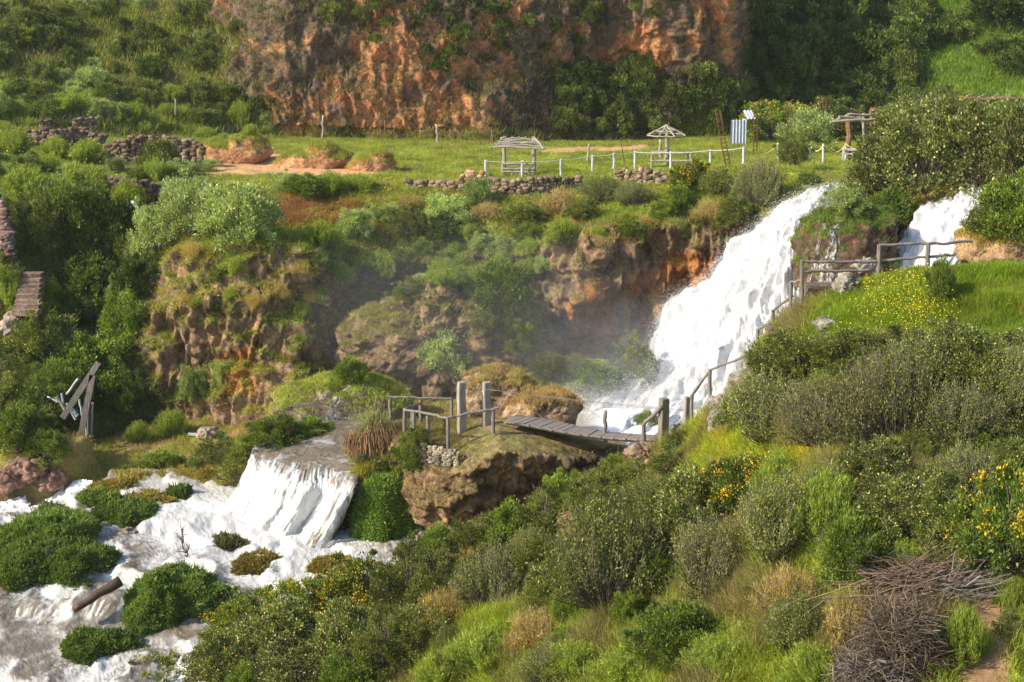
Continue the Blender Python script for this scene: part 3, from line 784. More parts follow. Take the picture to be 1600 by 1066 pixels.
trickle([(545, 602), (530, 618), (522, 635), (520, 650), (518, 668)], [5, 7, 12, 15, 16], "small stepped cascade on the mossy ledge below the middle cliff", seed=3, cov=.9)
trickle([(518, 606), (510, 618), (502, 628)], [8, 7, 6], "faint trickle at the top left of the small stepped cascade", seed=4, cov=.4)
trickle([(886, 598), (878, 606), (872, 616), (868, 624)], [5, 6, 7, 8], "little spill of white water on the ledge behind the bridge cables", seed=5, cov=.8)

# upper pool and the wide cascade
def zrow(ys, z): return (ys, d_at(ys, z))
f3 = lambda L_: [(x, y, float(d_at(y, z))) for x, y, z in L_]
Lc = [(470, 655, -16.85), (430, 678, -16.93), (404, 692, -16.98), (394, 700, -17.06), (388, 714, -17.20), (378, 736, -17.55), (362, 768, -18.35), (342, 800, -19.15), (334, 816, -19.55), (318, 830, -19.9)]
Rc = [(660, 662, -16.85), (630, 700, -16.93), (592, 726, -16.98), (568, 738, -17.06), (563, 752, -17.18), (556, 772, -17.55), (543, 806, -18.4), (522, 840, -19.2), (508, 866, -19.7), (496, 884, -20.0)]
GK = edge_loft(f3(Lc), f3(Rc), 240, 18, sv=9, curve=.0)
u, v = uvgrid(GK, 1, 1)
vc = (v - .335) / .665              # 0 at the crest, 1 at the foot
lobes = fbm(np.stack([u * 3.2, v * .5, 0 * u + 2], -1), 3, 226)
GK[..., 1] += lobes * 2.4 * sstep(-.15, .15, vc) - .8 * np.sin(np.clip(u, 0, 1) * np.pi) * sstep(-.1, .3, vc)
GK[..., 0] += lobes * .7 * sstep(0, .4, vc)
uw = u + .03 * fbm(np.stack([u * 3, v * 4, 0 * u], -1), 3, 2261) + .02 * vc * np.sin(u * 9)
k1 = fbm(np.stack([uw * 13, v * 2.6, 0 * u], -1), 4, 227, gain=.6); k2 = fbm(np.stack([uw * 40, v * 7, 0 * u + 3], -1), 4, 228, gain=.6)
k3 = fbm(GK * 3.2, 4, 229, ridged=True)
onset = sstep(.03, .30, vc + .34 * k1 + .20 * k2)
fall = sstep(.02, .2, vc)
gap = sstep(.05, .4, k1 + .5 * k2 + .25 * sstep(.5, .85, u) - .12)
poolf = sstep(.0, .5, fbm(GK * C_(.7, 1.7, 1) + fbm(GK * .8, 2, 2243)[..., None] * 1.2, 5, 224, gain=.72)) * .85 + sstep(.2, .5, fbm(GK * C_(1.2, 3.2, 1), 4, 2241)) * .4
foam = poolf * (1 - onset) + onset * (1 - .6 * gap * sstep(1.0, .75, vc) - .35 * sstep(.0, .5, k2))
foam = np.clip(np.maximum(foam, .92 * sstep(.78, .98, vc)) * (.86 + .2 * k3), 0, 1)
alpha = sstep(.0, .05, np.minimum(u, 1 - u) + k2 * .04 + k1 * .05 + (vc < 0) * .06) * (1 - .55 * gap * sstep(.45, .6, k1 + k2 + .3) * fall * sstep(1, .8, vc))
water_mesh("cascade", GK, foam, alpha, fall * (k1 * .14 + np.abs(k1) * .12 + k2 * .13 + k3 * .08) + (1 - fall) * (fbm(GK * C_(.9, 1.6, 1), 4, 2242) * .16 + k3 * .05), base=(.145, .115, .08), white=(.60, .595, .58), label="wide white cascade pouring off the brown pool, left of the green mound", cat="cascade", tint=gap * .3 * fall)
# the rock lip the cascade falls over
nK = normals(GK)
GKr = GK - nK * .35 + nK * (fbm(GK * 1.4, 3, 230) * .22)[..., None]
GKr[0, :, 2] -= .1
o_ = link("cascade_rock", make_mesh("cascade_rock", GKr.reshape(-1, 3), grid_faces(*GKr.shape[:2]), M['rock'], np.tile(C_(.11, .095, .05), (GKr.size // 3, 1)), smooth=True)); o_["kind"] = "structure"

# lower river
XR = [-260, -60, 100, 250, 400, 520, 660, 760]
rR = []
def zr(y): return float(np.interp(y, [735, 790, 812, 850, 880, 905, 930, 950, 975, 1000, 1066, 1130], [-18.85, -19.0, -19.25, -19.5, -19.65, -19.85, -20.15, -20.3, -20.75, -20.95, -21.2, -21.5]))
ys_ = [735, 760, 790, 812, 850, 880, 905, 930, 950, 975, 1000, 1030, 1066, 1130]
for y in ys_:
    rR.append(zrow(np.full(8, float(y)), zr(y)))
GR = loft(XR, rR, 1.9, [14] * (len(ys_) - 1), su=2, sv=4)
pxr, pyr = proj(GR)
gx, gy = GR[..., 0], GR[..., 1]
Sf = -.80 * gx - .60 * (gy - 52); Tf = .60 * gx - .80 * (gy - 52)
Z0 = 0 * gx
wv = fbm(np.stack([gx * .35, gy * .35, Z0], -1), 3, 231)
Sw = Sf * .42 + wv * 1.5 + .35 * fbm(np.stack([gx * 1.1, gy * 1.1, Z0 + 5], -1), 2, 237)
fr = Sw - np.floor(Sw)
amp = .14 + .34 * sstep(-.3, .3, fbm(np.stack([gx * .22, gy * .22, Z0 + 9], -1), 2, 234))
prof = fr - sstep(.70, .98, fr)
prof = smooth_grid(prof[..., None], 2, 2)[..., 0]
s_a = fbm(np.stack([Sf * .55 + wv, Tf * 1.9 + wv * 2, Z0], -1), 5, 232, gain=.6)
s_b = fbm(np.stack([Sf * 1.5 + wv, Tf * 5.0 + wv * 3, Z0 + 4], -1), 4, 233, ridged=True)
s_c = fbm(np.stack([gx * 2.2, gy * 2.2, Z0 + 14], -1), 4, 239, ridged=True)
nearf = sstep(742, 800, pyr)
fil3 = fbm(np.stack([Sf * 2.2 + wv * 3, Tf * 6.5 + wv * 4, Z0 + 44], -1), 5, 242, gain=.8, ridged=True)
GR[..., 2] += (prof * amp * 1.1 + s_a * .08 + s_b * .07) * (.45 + .55 * nearf) + s_c * .05 + fil3 * .05 - .12 * (1 - nearf)
bk = smooth_grid(inpoly([(-400, 690), (170, 700), (165, 742), (140, 757), (70, 790), (-20, 802), (-400, 810)], pxr, pyr).astype(float)[..., None], 3, 3)[..., 0]
GR[..., 2] -= bk * 1.6
face = sstep(.62, .80, fr) + sstep(.55, .05, fr) * .9
boil = sstep(210, 60, np.hypot((pxr - 415) * .75, (pyr - 848) * 2.0 + (pxr - 415) * -.7))
fil = fbm(np.stack([Sf * .9 + wv * 2, Tf * 3.2 + wv * 3, Z0 + 24], -1), 5, 240, gain=.7)
fil2 = fbm(np.stack([Sf * 3.5 + wv * 2, Tf * 8 + wv * 3, Z0 + 34], -1), 3, 241, gain=.7)
core = face * (.35 + 1.0 * amp) * .62 + .75 * s_a + boil * .8
fil3 = fbm(np.stack([Sf * 2.2 + wv * 3, Tf * 6.5 + wv * 4, Z0 + 44], -1), 5, 242, gain=.8, ridged=True)
foam = sstep(.0, .55, core * .85 + .50 * fil + .25 * fil2 + .60 * fil3 - .34)
foam = np.clip(foam * (.78 + .35 * fil2 + .25 * fil3), 0, 1)
foam = foam * (.70 + .30 * nearf)
foam = np.maximum(foam, boil * (.72 + .3 * fil3))
foam = np.clip(foam, 0, 1)
calm = inpoly([(-260, 985), (330, 975), (340, 1010), (60, 1030), (-260, 1130)], pxr + wv * 30, pyr)
foam = foam * (1 - .55 * calm)
foam = np.maximum(foam, inpoly([(-20, 790), (60, 785), (90, 765), (145, 755), (135, 785), (110, 808), (-20, 815)], pxr + wv * 20, pyr + s_a * 8) * .95)
water_mesh("river", GR, foam, np.ones_like(foam), 0 * foam, base=(.15, .12, .088), white=(.53, .525, .51), tint=sstep(.0, .5, -s_a) * foam * .45)

# small falls at the left edge
Ll = [(55, 812, 55.6), (70, 790, 56.0), (92, 772, 56.4), (130, 758, 57.0)][::-1]
GL = edge_loft([(128, 757, 57.3), (95, 772, 57.0), (62, 795, 56.6), (30, 815, 56.2)], [(152, 758, 56.6), (140, 775, 56.1), (118, 795, 55.5), (96, 818, 54.9)], 60, 12, sv=4)
u, v = uvgrid(GL, 1, 1); s2 = fbm(np.stack([u * 9, v * 5, 0 * u], -1), 4, 241)
water_mesh("cascade", GL, np.clip(.95 + s2 * .1, 0, 1), sstep(0, .1, np.minimum(u, 1 - u) + s2 * .08), s2 * .3 + .25, label="small white cascade at the left edge above the green cushions", cat="cascade")
GL = edge_loft([(-20, 795, 56.2), (-25, 806, 55.9), (-30, 820, 55.4)], [(40, 778, 56.6), (52, 792, 56.0), (45, 812, 55.3)], 50, 12, sv=4)
u, v = uvgrid(GL, 1, 1); s2 = fbm(np.stack([u * 9, v * 5, 0 * u + 2], -1), 4, 242)
water_mesh("cascade", GL, np.clip(.9 + s2 * .2, 0, 1), sstep(0, .1, np.minimum(u, 1 - u) + s2 * .08), s2 * .3 + .15, label="low white chute at the very left edge, below the reddish boulders", cat="cascade")

# plunge pool under the big fall, running to the bridge
XP = [800, 830, 860, 900, 960, 1020, 1080, 1160]
GP = loft(XP, [zrow(np.full(8, 640.), -16.6), zrow(np.full(8, 668.), -16.85), zrow(np.full(8, 700.), -17.2), zrow(np.full(8, 760.), -17.8)], 2.5, [24, 24, 24], su=2, sv=2)
pxp, pyp = proj(GP)
sa = fbm(np.stack([GP[..., 0] * .6, GP[..., 1] * 2.2, 0 * pxp], -1), 4, 251)
foam = np.clip(sstep(905, 960, pxp) * .9 + sstep(.0, .5, sa) * .8, 0, 1)
water_mesh("plunge_pool", GP, foam, np.ones_like(foam), np.abs(sa) * .2 * sstep(900, 980, pxp) + sa * .06, base=(.30, .27, .22), white=(.85, .85, .85))

# ------------------------------------------------------------------ spray: drops flung off the big fall
def drops(P0, size, name, label=None):
    n = len(P0)
    a = rng.normal(size=(n, 3)); a /= np.linalg.norm(a, axis=1, keepdims=True)
    b = np.cross(a, rng.normal(size=(n, 3))); b /= np.linalg.norm(b, axis=1, keepdims=True)
    s = size[:, None]
    cc = np.cross(a, b)
    V = np.stack([P0 + a * s, P0 - a * s * .5 + b * s * .87, P0 - a * s * .5 - b * s * .87, P0 + cc * s * 1.2], 1).reshape(-1, 3)
    i = np.arange(n)[:, None] * 4
    F = np.concatenate([i + np.array([[0, 1, 2]]), i + np.array([[0, 3, 1]]), i + np.array([[1, 3, 2]]), i + np.array([[2, 3, 0]])])
    return make_mesh(name, V, F, M['drop'])
m, nt, N, L, b = new_mat("water_drop"); b.inputs["Base Color"].default_value = (.88, .89, .9, 1); b.inputs["Roughness"].default_value = .5
M['drop'] = m
nv, nu = GFd.shape[:2]
parts = []
for cnt, lo, hi, spread in ((26000, 0, 12, .26), (7000, nu - 12, nu - 1, .16)):
    iv = rng.integers(0, nv, cnt); iu = rng.integers(lo, hi, cnt)
    p = GFd[iv, iu] + rng.normal(0, 1, (cnt, 3)) * C_(spread, spread * .6, spread) * rng.random((cnt, 1)) ** 1.0 * 1.6
    p[:, 1] -= .2
    parts.append(p)
cnt = 13000                      # bursts at the foot
iv = rng.integers(int(nv * .72), nv, cnt); iu = rng.integers(0, 50, cnt)
p = GFd[iv, iu] + np.stack([-np.abs(rng.normal(0, .6, cnt)), rng.normal(0, .6, cnt), np.abs(rng.normal(0, .55, cnt))], 1)
parts.append(p)
cnt = 30000
iv = rng.integers(0, nv, cnt); iu = rng.integers(0, nu, cnt)
parts.append(GFd[iv, iu] + rng.normal(0, .16, (cnt, 3)) + C_(0, -.25, .1))
pp = np.concatenate(parts)
sp_ = link("spray", drops(pp, rng.uniform(.005, .016, len(pp)), "spray")); sp_["kind"] = "stuff"

# ------------------------------------------------------------------ grass: uncountable, one object per stretch
def scatter(G, col, mask, n, h, w, per=6, lean=.5, hang=0., spread=.12, tone=1.0, cvar=.25, clip=(-140, 1740, -60, 1120), two=False, up=.75, tipcol=None, hmap=None, hv=.4):
    nrm = normals(G)
    px, py = proj(G)
    a = np.linalg.norm(np.cross(G[1:, :-1] - G[:-1, :-1], G[:-1, 1:] - G[:-1, :-1]), axis=-1)
    wgt = a * mask[:-1, :-1] * ((px > clip[0]) & (px < clip[1]) & (py > clip[2]) & (py < clip[3]))[:-1, :-1]
    cum = np.cumsum(wgt.ravel()); k = np.searchsorted(cum, rng.random(n) * cum[-1])
    iv, iu = np.unravel_index(k, wgt.shape)
    s, t = rng.random((n, 1)), rng.random((n, 1))
    p = G[iv, iu] * (1 - s) * (1 - t) + G[iv, iu + 1] * s * (1 - t) + G[iv + 1, iu] * (1 - s) * t + G[iv + 1, iu + 1] * s * t
    nn = nrm[iv, iu]; c = col[iv, iu] * tone
    hm = 1 if hmap is None else hmap[iv, iu]
    # clumpy height
    ch = np.clip(1 + fbm(p * 1.1, 3, 501) * 1.2, .35, 2.2) * hm
    c = c * np.clip(1 + fbm(p * .9, 3, 502) * .7, .5, 1.6)[:, None]
    R = lambda x: np.repeat(x, per, 0)
    p, nn, c, ch = R(p), R(nn), R(c), R(ch)
    m = len(p)
    p = p + rng.normal(0, spread, (m, 3)) * C_(1, 1, .2)
    dr = nn * .35 + C_(0, 0, up) + rng.normal(0, lean, (m, 3)) * C_(1, 1, .3)
    dr /= np.linalg.norm(dr, axis=1, keepdims=True)
    sd = np.cross(dr, rng.normal(size=(m, 3))); sd /= np.linalg.norm(sd, axis=1, keepdims=True)
    ln = (h * ch * rng.uniform(1 - hv, 1 + hv, m))[:, None]
    wd = w * rng.uniform(.7, 1.3, m)[:, None]
    cv = np.clip(c * (1 + rng.normal(0, cvar, (m, 1))) + rng.normal(0, .012, (m, 3)), .005, 1)
    if two:
        mid = p + dr * ln * .55
        dd = dr + rng.normal(0, .25, (m, 3)) - C_(0, 0, .25 + hang) + nn * hang * .4
        dd /= np.linalg.norm(dd, axis=1, keepdims=True)
        tip = mid + dd * ln * .55
        V = np.stack([p - sd * wd, p + sd * wd, mid + sd * wd * .8, mid - sd * wd * .8, tip], 1).reshape(-1, 3)
        i = np.arange(m)[:, None] * 5
        F = np.concatenate([i + np.array([[0, 1, 2]]), i + np.array([[0, 2, 3]]), i + np.array([[3, 2, 4]])])
        return V, F, np.repeat(cv, 5, 0)
    V = np.stack([p - sd * wd, p + sd * wd, p + dr * ln], 1).reshape(-1, 3)
    return V, np.arange(m * 3).reshape(-1, 3), np.repeat(cv, 3, 0)

def stuff(name, data, mat='grass'):
    V = np.concatenate([d[0] for d in data]); C = np.concatenate([d[2] for d in data])
    F, n = [], 0
    for d in data: F.append(d[1] + n); n += len(d[0])
    o = link(name, make_mesh(name, V, np.concatenate(F), M[mat], C)); o["kind"] = "stuff"
    return o

GT = 1.45
stuff("hillside_grass", [scatter(GA, cA, maskA, 60000, .42, .030, per=6, tone=GT, spread=.3)])
stuff("meadow_grass", [scatter(GB, cB, maskB * np.where(pyB > 205, 1, .3), 70000, .17, .012, per=6, tone=GT, spread=.12)])
stuff("hanging_grass", [scatter(GC, cC, maskC * (nC[..., 2] > -.3), 60000, .26, .013, per=6, tone=GT, two=True, hang=.9, up=.4, spread=.12)])
stuff("valley_grass", [scatter(GD, cD, maskD + .02, 22000, .18, .012, per=6, tone=GT, spread=.12),
                       scatter(GG, cG, maskG, 5000, .12, .009, per=6, tone=1.0, spread=.08)])
hm = 1 - .35 * meadow
stuff("slope_grass", [scatter(GE, cE, maskE * (1 - .5 * meadow), 70000, .30, .008, per=7, tone=GT, two=True, spread=.12, hmap=hm, lean=.6),
                      scatter(GE, cE, meadow, 42000, .20, .008, per=7, tone=1.1, spread=.10, lean=.5),
                      scatter(GE, mix(cE, C_(.30, .24, .12), .8 * np.ones(cE.shape[:2])), maskE * (1 - meadow) * sstep(.0, .4, fbm(GE * .5, 3, 503)), 22000, .45, .006, per=6, two=True, spread=.15, lean=.5)])
for nm in ROCKS:
    pass
rk_data = []
for nm, L_ in ROCKS.items():
    for (V_, c_, m_) in L_:
        sz = np.ptp(V_[..., 0])
        if m_.mean() > .02:
            rk_data.append(scatter(V_, c_, m_, int(900 * sz), .20, .012, per=5, tone=GT, spread=.08))
stuff("rock_top_grass", rk_data)

# ------------------------------------------------------------------ shrubs
def cards(P0, A, B):
    """diamond leaves: root P0, length vector A, half width vector B"""
    V = np.stack([P0, P0 + A * .45 + B, P0 + A, P0 + A * .45 - B], 1).reshape(-1, 3)
    return V, np.arange(len(V)).reshape(-1, 4)

def unit(v): return v / (np.linalg.norm(v, axis=-1, keepdims=True) + 1e-9)

def shrub_parts(seed, r=1.0, h=1.6, nclump=60, leaves=200, leaf=(.06, .018), cA=(.06, .09, .03), cB=(.10, .13, .05), tip=None, tipf=0.,
                sigma=.17, twigs=0, twigc=(.14, .11, .09), flowers=0, fcol=(.75, .45, .03), fsize=.03, updir=.5, kind='dome', cvar=.3, low=.12):
    g = np.random.default_rng(seed)
    parts = {}
    if kind == 'dome':
        d = unit(g.normal(size=(nclump, 3))); d[:, 2] = np.abs(d[:, 2]) * 1.0 - .25 * (g.random(nclump) < .4)
        d = unit(d)
        lump = 1 + .45 * fbm(d * 1.6 + seed, 2, seed)
        fr = (.45 + .55 * g.random(nclump) ** .5) * lump
        ctr = np.stack([d[:, 0] * r * fr, d[:, 1] * r * fr, h * (low + .12) + np.clip(d[:, 2], -.15, 1) * h * .72 * fr], 1)
        far_ = g.random(nclump) < .16
        ctr = np.where(far_[:, None], ctr * C_(1.22, 1.22, 1.16), ctr)
        sg = sigma * r * g.uniform(.6, 1.35, nclump) * np.where(far_, .6, 1)
        n = nclump * leaves
        ci = np.repeat(np.arange(nclump), leaves)
        off = g.normal(size=(n, 3)) * C_(1, 1, .75)
        off = unit(off) * (np.abs(g.normal(0, 1, (n, 1))) * .45 + .55)
        p = ctr[ci] + off * sg[ci][:, None]
        p[:, 2] = np.maximum(p[:, 2], .02)
        out = unit(off + d[ci] * .6 + C_(0, 0, updir) + g.normal(0, .5, (n, 3)))
    else:        # fan: many upright stems spreading out of one foot
        ns = nclump
        az = g.random(ns) * 2 * np.pi; rr = np.sqrt(g.random(ns)) * (1 + .25 * np.sin(az * 3 + seed))
        top = np.stack([np.cos(az) * rr * r, np.sin(az) * rr * r, h * (1.02 - .45 * rr ** 2) * g.uniform(.65, 1.08, ns)], 1)
        foot = np.stack([np.cos(az) * rr * r * .18, np.sin(az) * rr * r * .18, 0 * rr], 1)
        t = np.linspace(0, 1, 6)[None, :, None]
        cv = np.stack([np.cos(az), np.sin(az), 0 * az], 1)[:, None] * (t * (1 - t)) * r * .35 * rr[:, None, None]
        line = foot[:, None] * (1 - t) + top[:, None] * t + cv + g.normal(0, .02 * r, (ns, 6, 3)) * t
        n = ns * leaves
        ci = np.repeat(np.arange(ns), leaves)
        tt = (low + (1 - low) * g.random(n) ** .75) * 4.999
        i0 = tt.astype(int); f = (tt - i0)[:, None]
        p = line[ci, i0] * (1 - f) + line[ci, i0 + 1] * f + g.normal(0, sigma * r * .22, (n, 3))
        dirn = unit(line[ci, i0 + 1] - line[ci, i0])
        out = unit(dirn * .7 + g.normal(0, .65, (n, 3)) + C_(0, 0, updir * .5))
        d = unit(top)
        ctr = top
        V, F = tubes(line, np.linspace(.009, .003, 6)[None, :].repeat(ns, 0) * max(r, .6), 3)
        parts['stem'] = (V, F, np.repeat(C_(*twigc) * g.uniform(.6, 1.5, (ns, 1)), 18, 0))
    L = leaf[0] * g.uniform(.6, 1.4, (n, 1)); W = leaf[1] * g.uniform(.7, 1.3, (n, 1))
    B = unit(np.cross(out, g.normal(size=(n, 3))))
    V, F = cards(p, out * L, B * W)
    cl = g.random(int(ci.max()) + 1)
    c = mix(C_(*cA), C_(*cB), np.clip(cl[ci] * .8 + g.normal(0, .25, n), 0, 1)) * (1 + g.normal(0, cvar, (n, 1)))
    if tip is not None:
        hi = (g.random(n) < tipf)
        c = np.where(hi[:, None], C_(*tip) * g.uniform(.7, 1.2, (n, 1)), c)
    c = c * C_(1.85, 1.8, 1.2)
    parts['foliage'] = (V, F, np.repeat(np.clip(c, .004, 1), 4, 0))
    if twigs and kind == 'dome':
        k = g.integers(0, nclump, twigs)
        t = np.linspace(0, 1, 5)[None, :, None]
        end = ctr[k] + g.normal(0, sigma * r * .9, (twigs, 3)) + d[k] * sigma * r
        ft = g.normal(0, .08 * r, (twigs, 3)); ft[:, 2] = 0
        line = ft[:, None] * (1 - t) + end[:, None] * t + C_(0, 0, 1) * (t * (1 - t)) * h * .3 + g.normal(0, .02 * r, (twigs, 5, 3)) * t
        V, F = tubes(line, np.linspace(.016, .003, 5)[None, :].repeat(twigs, 0) * max(r, .6), 3)
        parts['stem'] = (V, F, np.repeat(C_(*twigc) * g.uniform(.6, 1.5, (twigs, 1)), 15, 0))
    if flowers:
        # flower heads sit on the outer leaves, bunched
        rad = np.linalg.norm(p / C_(r, r, h), axis=1)
        cand = np.argsort(-rad - .35 * p[:, 2] / h + g.normal(0, .12, n))[:n // 3]
        bun = g.choice(cand, max(flowers // 9, 1))
        q = p[np.repeat(bun, 9)] + g.normal(0, .07 * r, (len(bun) * 9, 3)) + unit(p[np.repeat(bun, 9)]) * .03
        m = len(q)
        Vs = []
        a = unit(g.normal(size=(m, 3)) + C_(-.3, -.3, .9)); b = unit(np.cross(a, g.normal(size=(m, 3)))); c2 = np.cross(a, b)
        fs = fsize * g.uniform(.6, 1.3, (m, 1))
        V = np.stack([q + b * fs, q + c2 * fs, q - b * fs, q - c2 * fs, ], 1).reshape(-1, 3)
        V2 = np.stack([q + a * fs * .9, q + c2 * fs * .8, q - a * fs * .9, q - c2 * fs * .8], 1).reshape(-1, 3)
        V = np.concatenate([V, V2]); F = np.arange(len(V)).reshape(-1, 4)
        parts['flowers'] = (V, F, np.repeat(np.tile(C_(*fcol) * g.uniform(.6, 1.15, (m, 1)), (2, 1)), 4, 0))
    return parts

KIND = {}
def kind(name, nvar, mat='leaf', **kw):
    vs = []
    for i in range(nvar):
        pr = shrub_parts(1000 + i * 7 + sum(map(ord, name)), **kw)
        out = {}
        for k, (V, F, c) in pr.items():
            out[k] = make_mesh(k, V, F, M['flower'] if k == 'flowers' else (M['twig'] if k == 'stem' else M[mat]), c)
        vs.append(out)
    KIND[name] = (vs, kw.get('r', 1.0) * 1.08, kw.get('h', 1.6) * .98)

kind('olive', 4, r=1.2, h=1.9, nclump=95, leaves=190, leaf=(.075, .020), cA=(.055, .075, .022), cB=(.115, .13, .045), tip=(.36, .33, .12), tipf=.05, sigma=.15, twigs=130)
kind('seed', 3, r=1.2, h=1.8, nclump=110, leaves=150, leaf=(.07, .022), cA=(.045, .062, .024), cB=(.11, .13, .05), tip=(.36, .33, .17), tipf=.10, sigma=.13, twigs=130)
kind('green', 3, r=1.1, h=1.5, nclump=75, leaves=170, leaf=(.09, .022), cA=(.055, .085, .018), cB=(.13, .17, .035), sigma=.17, twigs=90)
kind('twiggy', 4, r=1.25, h=1.5, nclump=520, leaves=26, leaf=(.055, .014), cA=(.07, .09, .03), cB=(.15, .17, .06), tip=(.30, .28, .10), tipf=.05, kind='fan', twigc=(.16, .13, .11), sigma=.14, low=.38)
kind('greytwig', 2, r=1.25, h=1.3, nclump=480, leaves=24, leaf=(.05, .013), cA=(.08, .09, .04), cB=(.15, .15, .07), kind='fan', twigc=(.16, .13, .11), sigma=.16, low=.4)
kind('silver', 3, r=1.1, h=1.5, nclump=70, leaves=190, leaf=(.10, .016), cA=(.12, .16, .075), cB=(.22, .27, .15), tip=(.36, .38, .25), tipf=.08, sigma=.17, twigs=50)
kind('dark', 3, mat='farleaf', r=1.3, h=1.7, nclump=70, leaves=130, leaf=(.13, .036), cA=(.032, .050, .013), cB=(.075, .105, .026), sigma=.17, twigs=0)
kind('farolive', 3, mat='farleaf', r=1.3, h=1.4, nclump=55, leaves=130, leaf=(.13, .030), cA=(.05, .065, .02), cB=(.12, .15, .04), sigma=.18, twigs=0)
kind('yellow', 3, r=1.2, h=1.6, nclump=85, leaves=190, leaf=(.08, .019), cA=(.05, .08, .018), cB=(.11, .15, .035), sigma=.15, twigs=80, flowers=950, fsize=.025, fcol=(.82, .54, .03))
kind('tall', 3, mat='grass', r=.9, h=1.2, nclump=330, leaves=30, leaf=(.12, .010), cA=(.11, .15, .03), cB=(.21, .25, .06), kind='fan', twigc=(.16, .22, .06), sigma=.12, low=.15, updir=1.2)
kind('dry', 2, mat='grass', r=1.0, h=.8, nclump=420, leaves=12, leaf=(.12, .007), cA=(.20, .15, .07), cB=(.32, .26, .13), kind='fan', twigc=(.26, .19, .12), sigma=.16, low=.1)
kind('rush', 1, mat='grass', r=.8, h=1.3, nclump=900, leaves=5, leaf=(.22, .008), cA=(.13, .17, .06), cB=(.24, .24, .12), kind='fan', twigc=(.20, .22, .10), sigma=.10, low=.1)

LOOK = {'olive': ("olive green bush with fine leaves", "bush"), 'seed': ("dense bush dotted with pale seed heads", "bush"), 'green': ("leafy mid green bush", "bush"),
        'twiggy': ("twiggy bush with sparse leaves on brown stems", "bush"), 'greytwig': ("nearly bare grey twig bush", "bush"), 'silver': ("silvery grey-green bush", "bush"),
        'dark': ("dark green bush", "bush"), 'farolive': ("low olive bush", "bush"), 'yellow': ("bush full of yellow-orange flowers", "flowering bush"),
        'tall': ("clump of upright bright green stems", "plant"), 'dry': ("dry straw-coloured tussock", "tussock"), 'rush': ("arching rush clump", "plant")}
NAME = {'olive': 'bush', 'seed': 'bush', 'green': 'bush', 'twiggy': 'twiggy_bush', 'greytwig': 'bare_bush', 'silver': 'silver_bush', 'dark': 'dark_bush', 'farolive': 'low_bush',
        'yellow': 'flowering_bush', 'tall': 'tall_weed', 'dry': 'dry_tussock', 'rush': 'rush_clump'}
PLANTS = []
def plant(k, px, py, w, h=None, zone="", label=None, size=None, off=None):
    vs, R, H = KIND[k]
    p, n = hit(px, py)
    if off is not None: p = P(px, py, off)
    dist = p[1]
    if h is None: h = w * .75
    sx = w * dist / FPX / (2 * R); sz = h * dist / FPX / H
    var = vs[rng.integers(len(vs))]
    o = bpy.data.objects.new(NAME[k], None); COL.objects.link(o)
    o.location = (p[0], p[1] + sx * R * .25, p[2] - .06)
    o.rotation_euler = (rng.normal(0, .10), rng.normal(0, .10), rng.random() * 6.283)
    o.scale = (sx * rng.uniform(.85, 1.2), sx * rng.uniform(.85, 1.2), sz)
    for nm, me in var.items():
        if nm == 'stem' and w < 40: continue
        c = link(nm, me, o)
    PLANTS.append(dict(o=o, k=k, px=px, py=py, w=w, zone=zone, label=label))
    return o

def fill(kinds, poly, n, wr, zone, hr=(.6, .9), seed=0, minsep=.55, prob=None):
    g = np.random.default_rng(seed)
    poly = np.array(poly, float)
    x0, y0 = poly.min(0); x1, y1 = poly.max(0)
    done, tries = [], 0
    while len(done) < n and tries < n * 60:
        tries += 1
        x, y = g.uniform(x0, x1), g.uniform(y0, y1)
        if not bool(inpoly([tuple(q) for q in poly], np.array([x]), np.array([y]))[0]): continue
        w = g.uniform(*wr)
        if any(abs(x - a) < (w + b) * .5 * minsep and abs(y - c) < (w + b) * .5 * minsep * .6 for a, c, b in done): continue
        done.append((x, y, w))
    done.sort(key=lambda q: q[1])
    for x, y, w in done:
        plant(g.choice(kinds, p=prob), x, y, w, w * g.uniform(*hr), zone)

# -- the far hillside
fill(['farolive', 'dark', 'silver'], [(-60, 10), (330, 10), (400, 60), (340, 130), (330, 150), (-60, 150)], 60, (24, 56), "on the far hillside left of the red cliff", seed=1, hr=(.5, .8), prob=[.72, .1, .18])
fill(['farolive', 'silver', 'tall', 'dark'], [(-60, 150), (330, 150), (420, 185), (425, 205), (250, 192), (120, 190), (-60, 190)], 34, (34, 70), "at the foot of the far hillside, just above the terrace walls", seed=2, hr=(.5, .8), prob=[.3, .3, .25, .15])
fill(['dark', 'dark', 'farolive'], [(1150, 20), (1300, -30), (1430, -30), (1440, 60), (1420, 120), (1440, 205), (1150, 212), (1165, 130)], 52, (50, 105), "on the dark wooded slope right of the red cliff", seed=3, hr=(.6, .9), prob=[.6, .15, .25])
fill(['farolive', 'dark'], [(860, 120), (960, 110), (1120, 120), (1150, 160), (1150, 205), (880, 215)], 26, (36, 70), "in the shaded foot of the red cliff", seed=4, hr=(.5, .8), prob=[.7, .3])
fill(['farolive', 'dark'], [(430, -30), (1130, -30), (1000, 60), (700, 120), (560, 60)], 46, (20, 50), "clinging to the face of the red cliff", seed=5, hr=(.5, .8))
fill(['farolive', 'dark'], [(1440, -20), (1700, -20), (1700, 150), (1460, 120)], 7, (40, 80), "scattered on the smooth green slope at the top right", seed=6, hr=(.5, .7), prob=[.4, .6])
for a in [('dark', 1480, 68, 60, 34), ('dark', 1570, 50, 130, 70), ('farolive', 1400, 100, 90, 50), ('yellow', 1405, 60, 40, 26), ('dark', 1600, 120, 90, 40)]:
    plant(*a, zone="on the green slope at the top right")
plant('yellow', 48, 72, 55, 32, zone="high on the far left hillside")
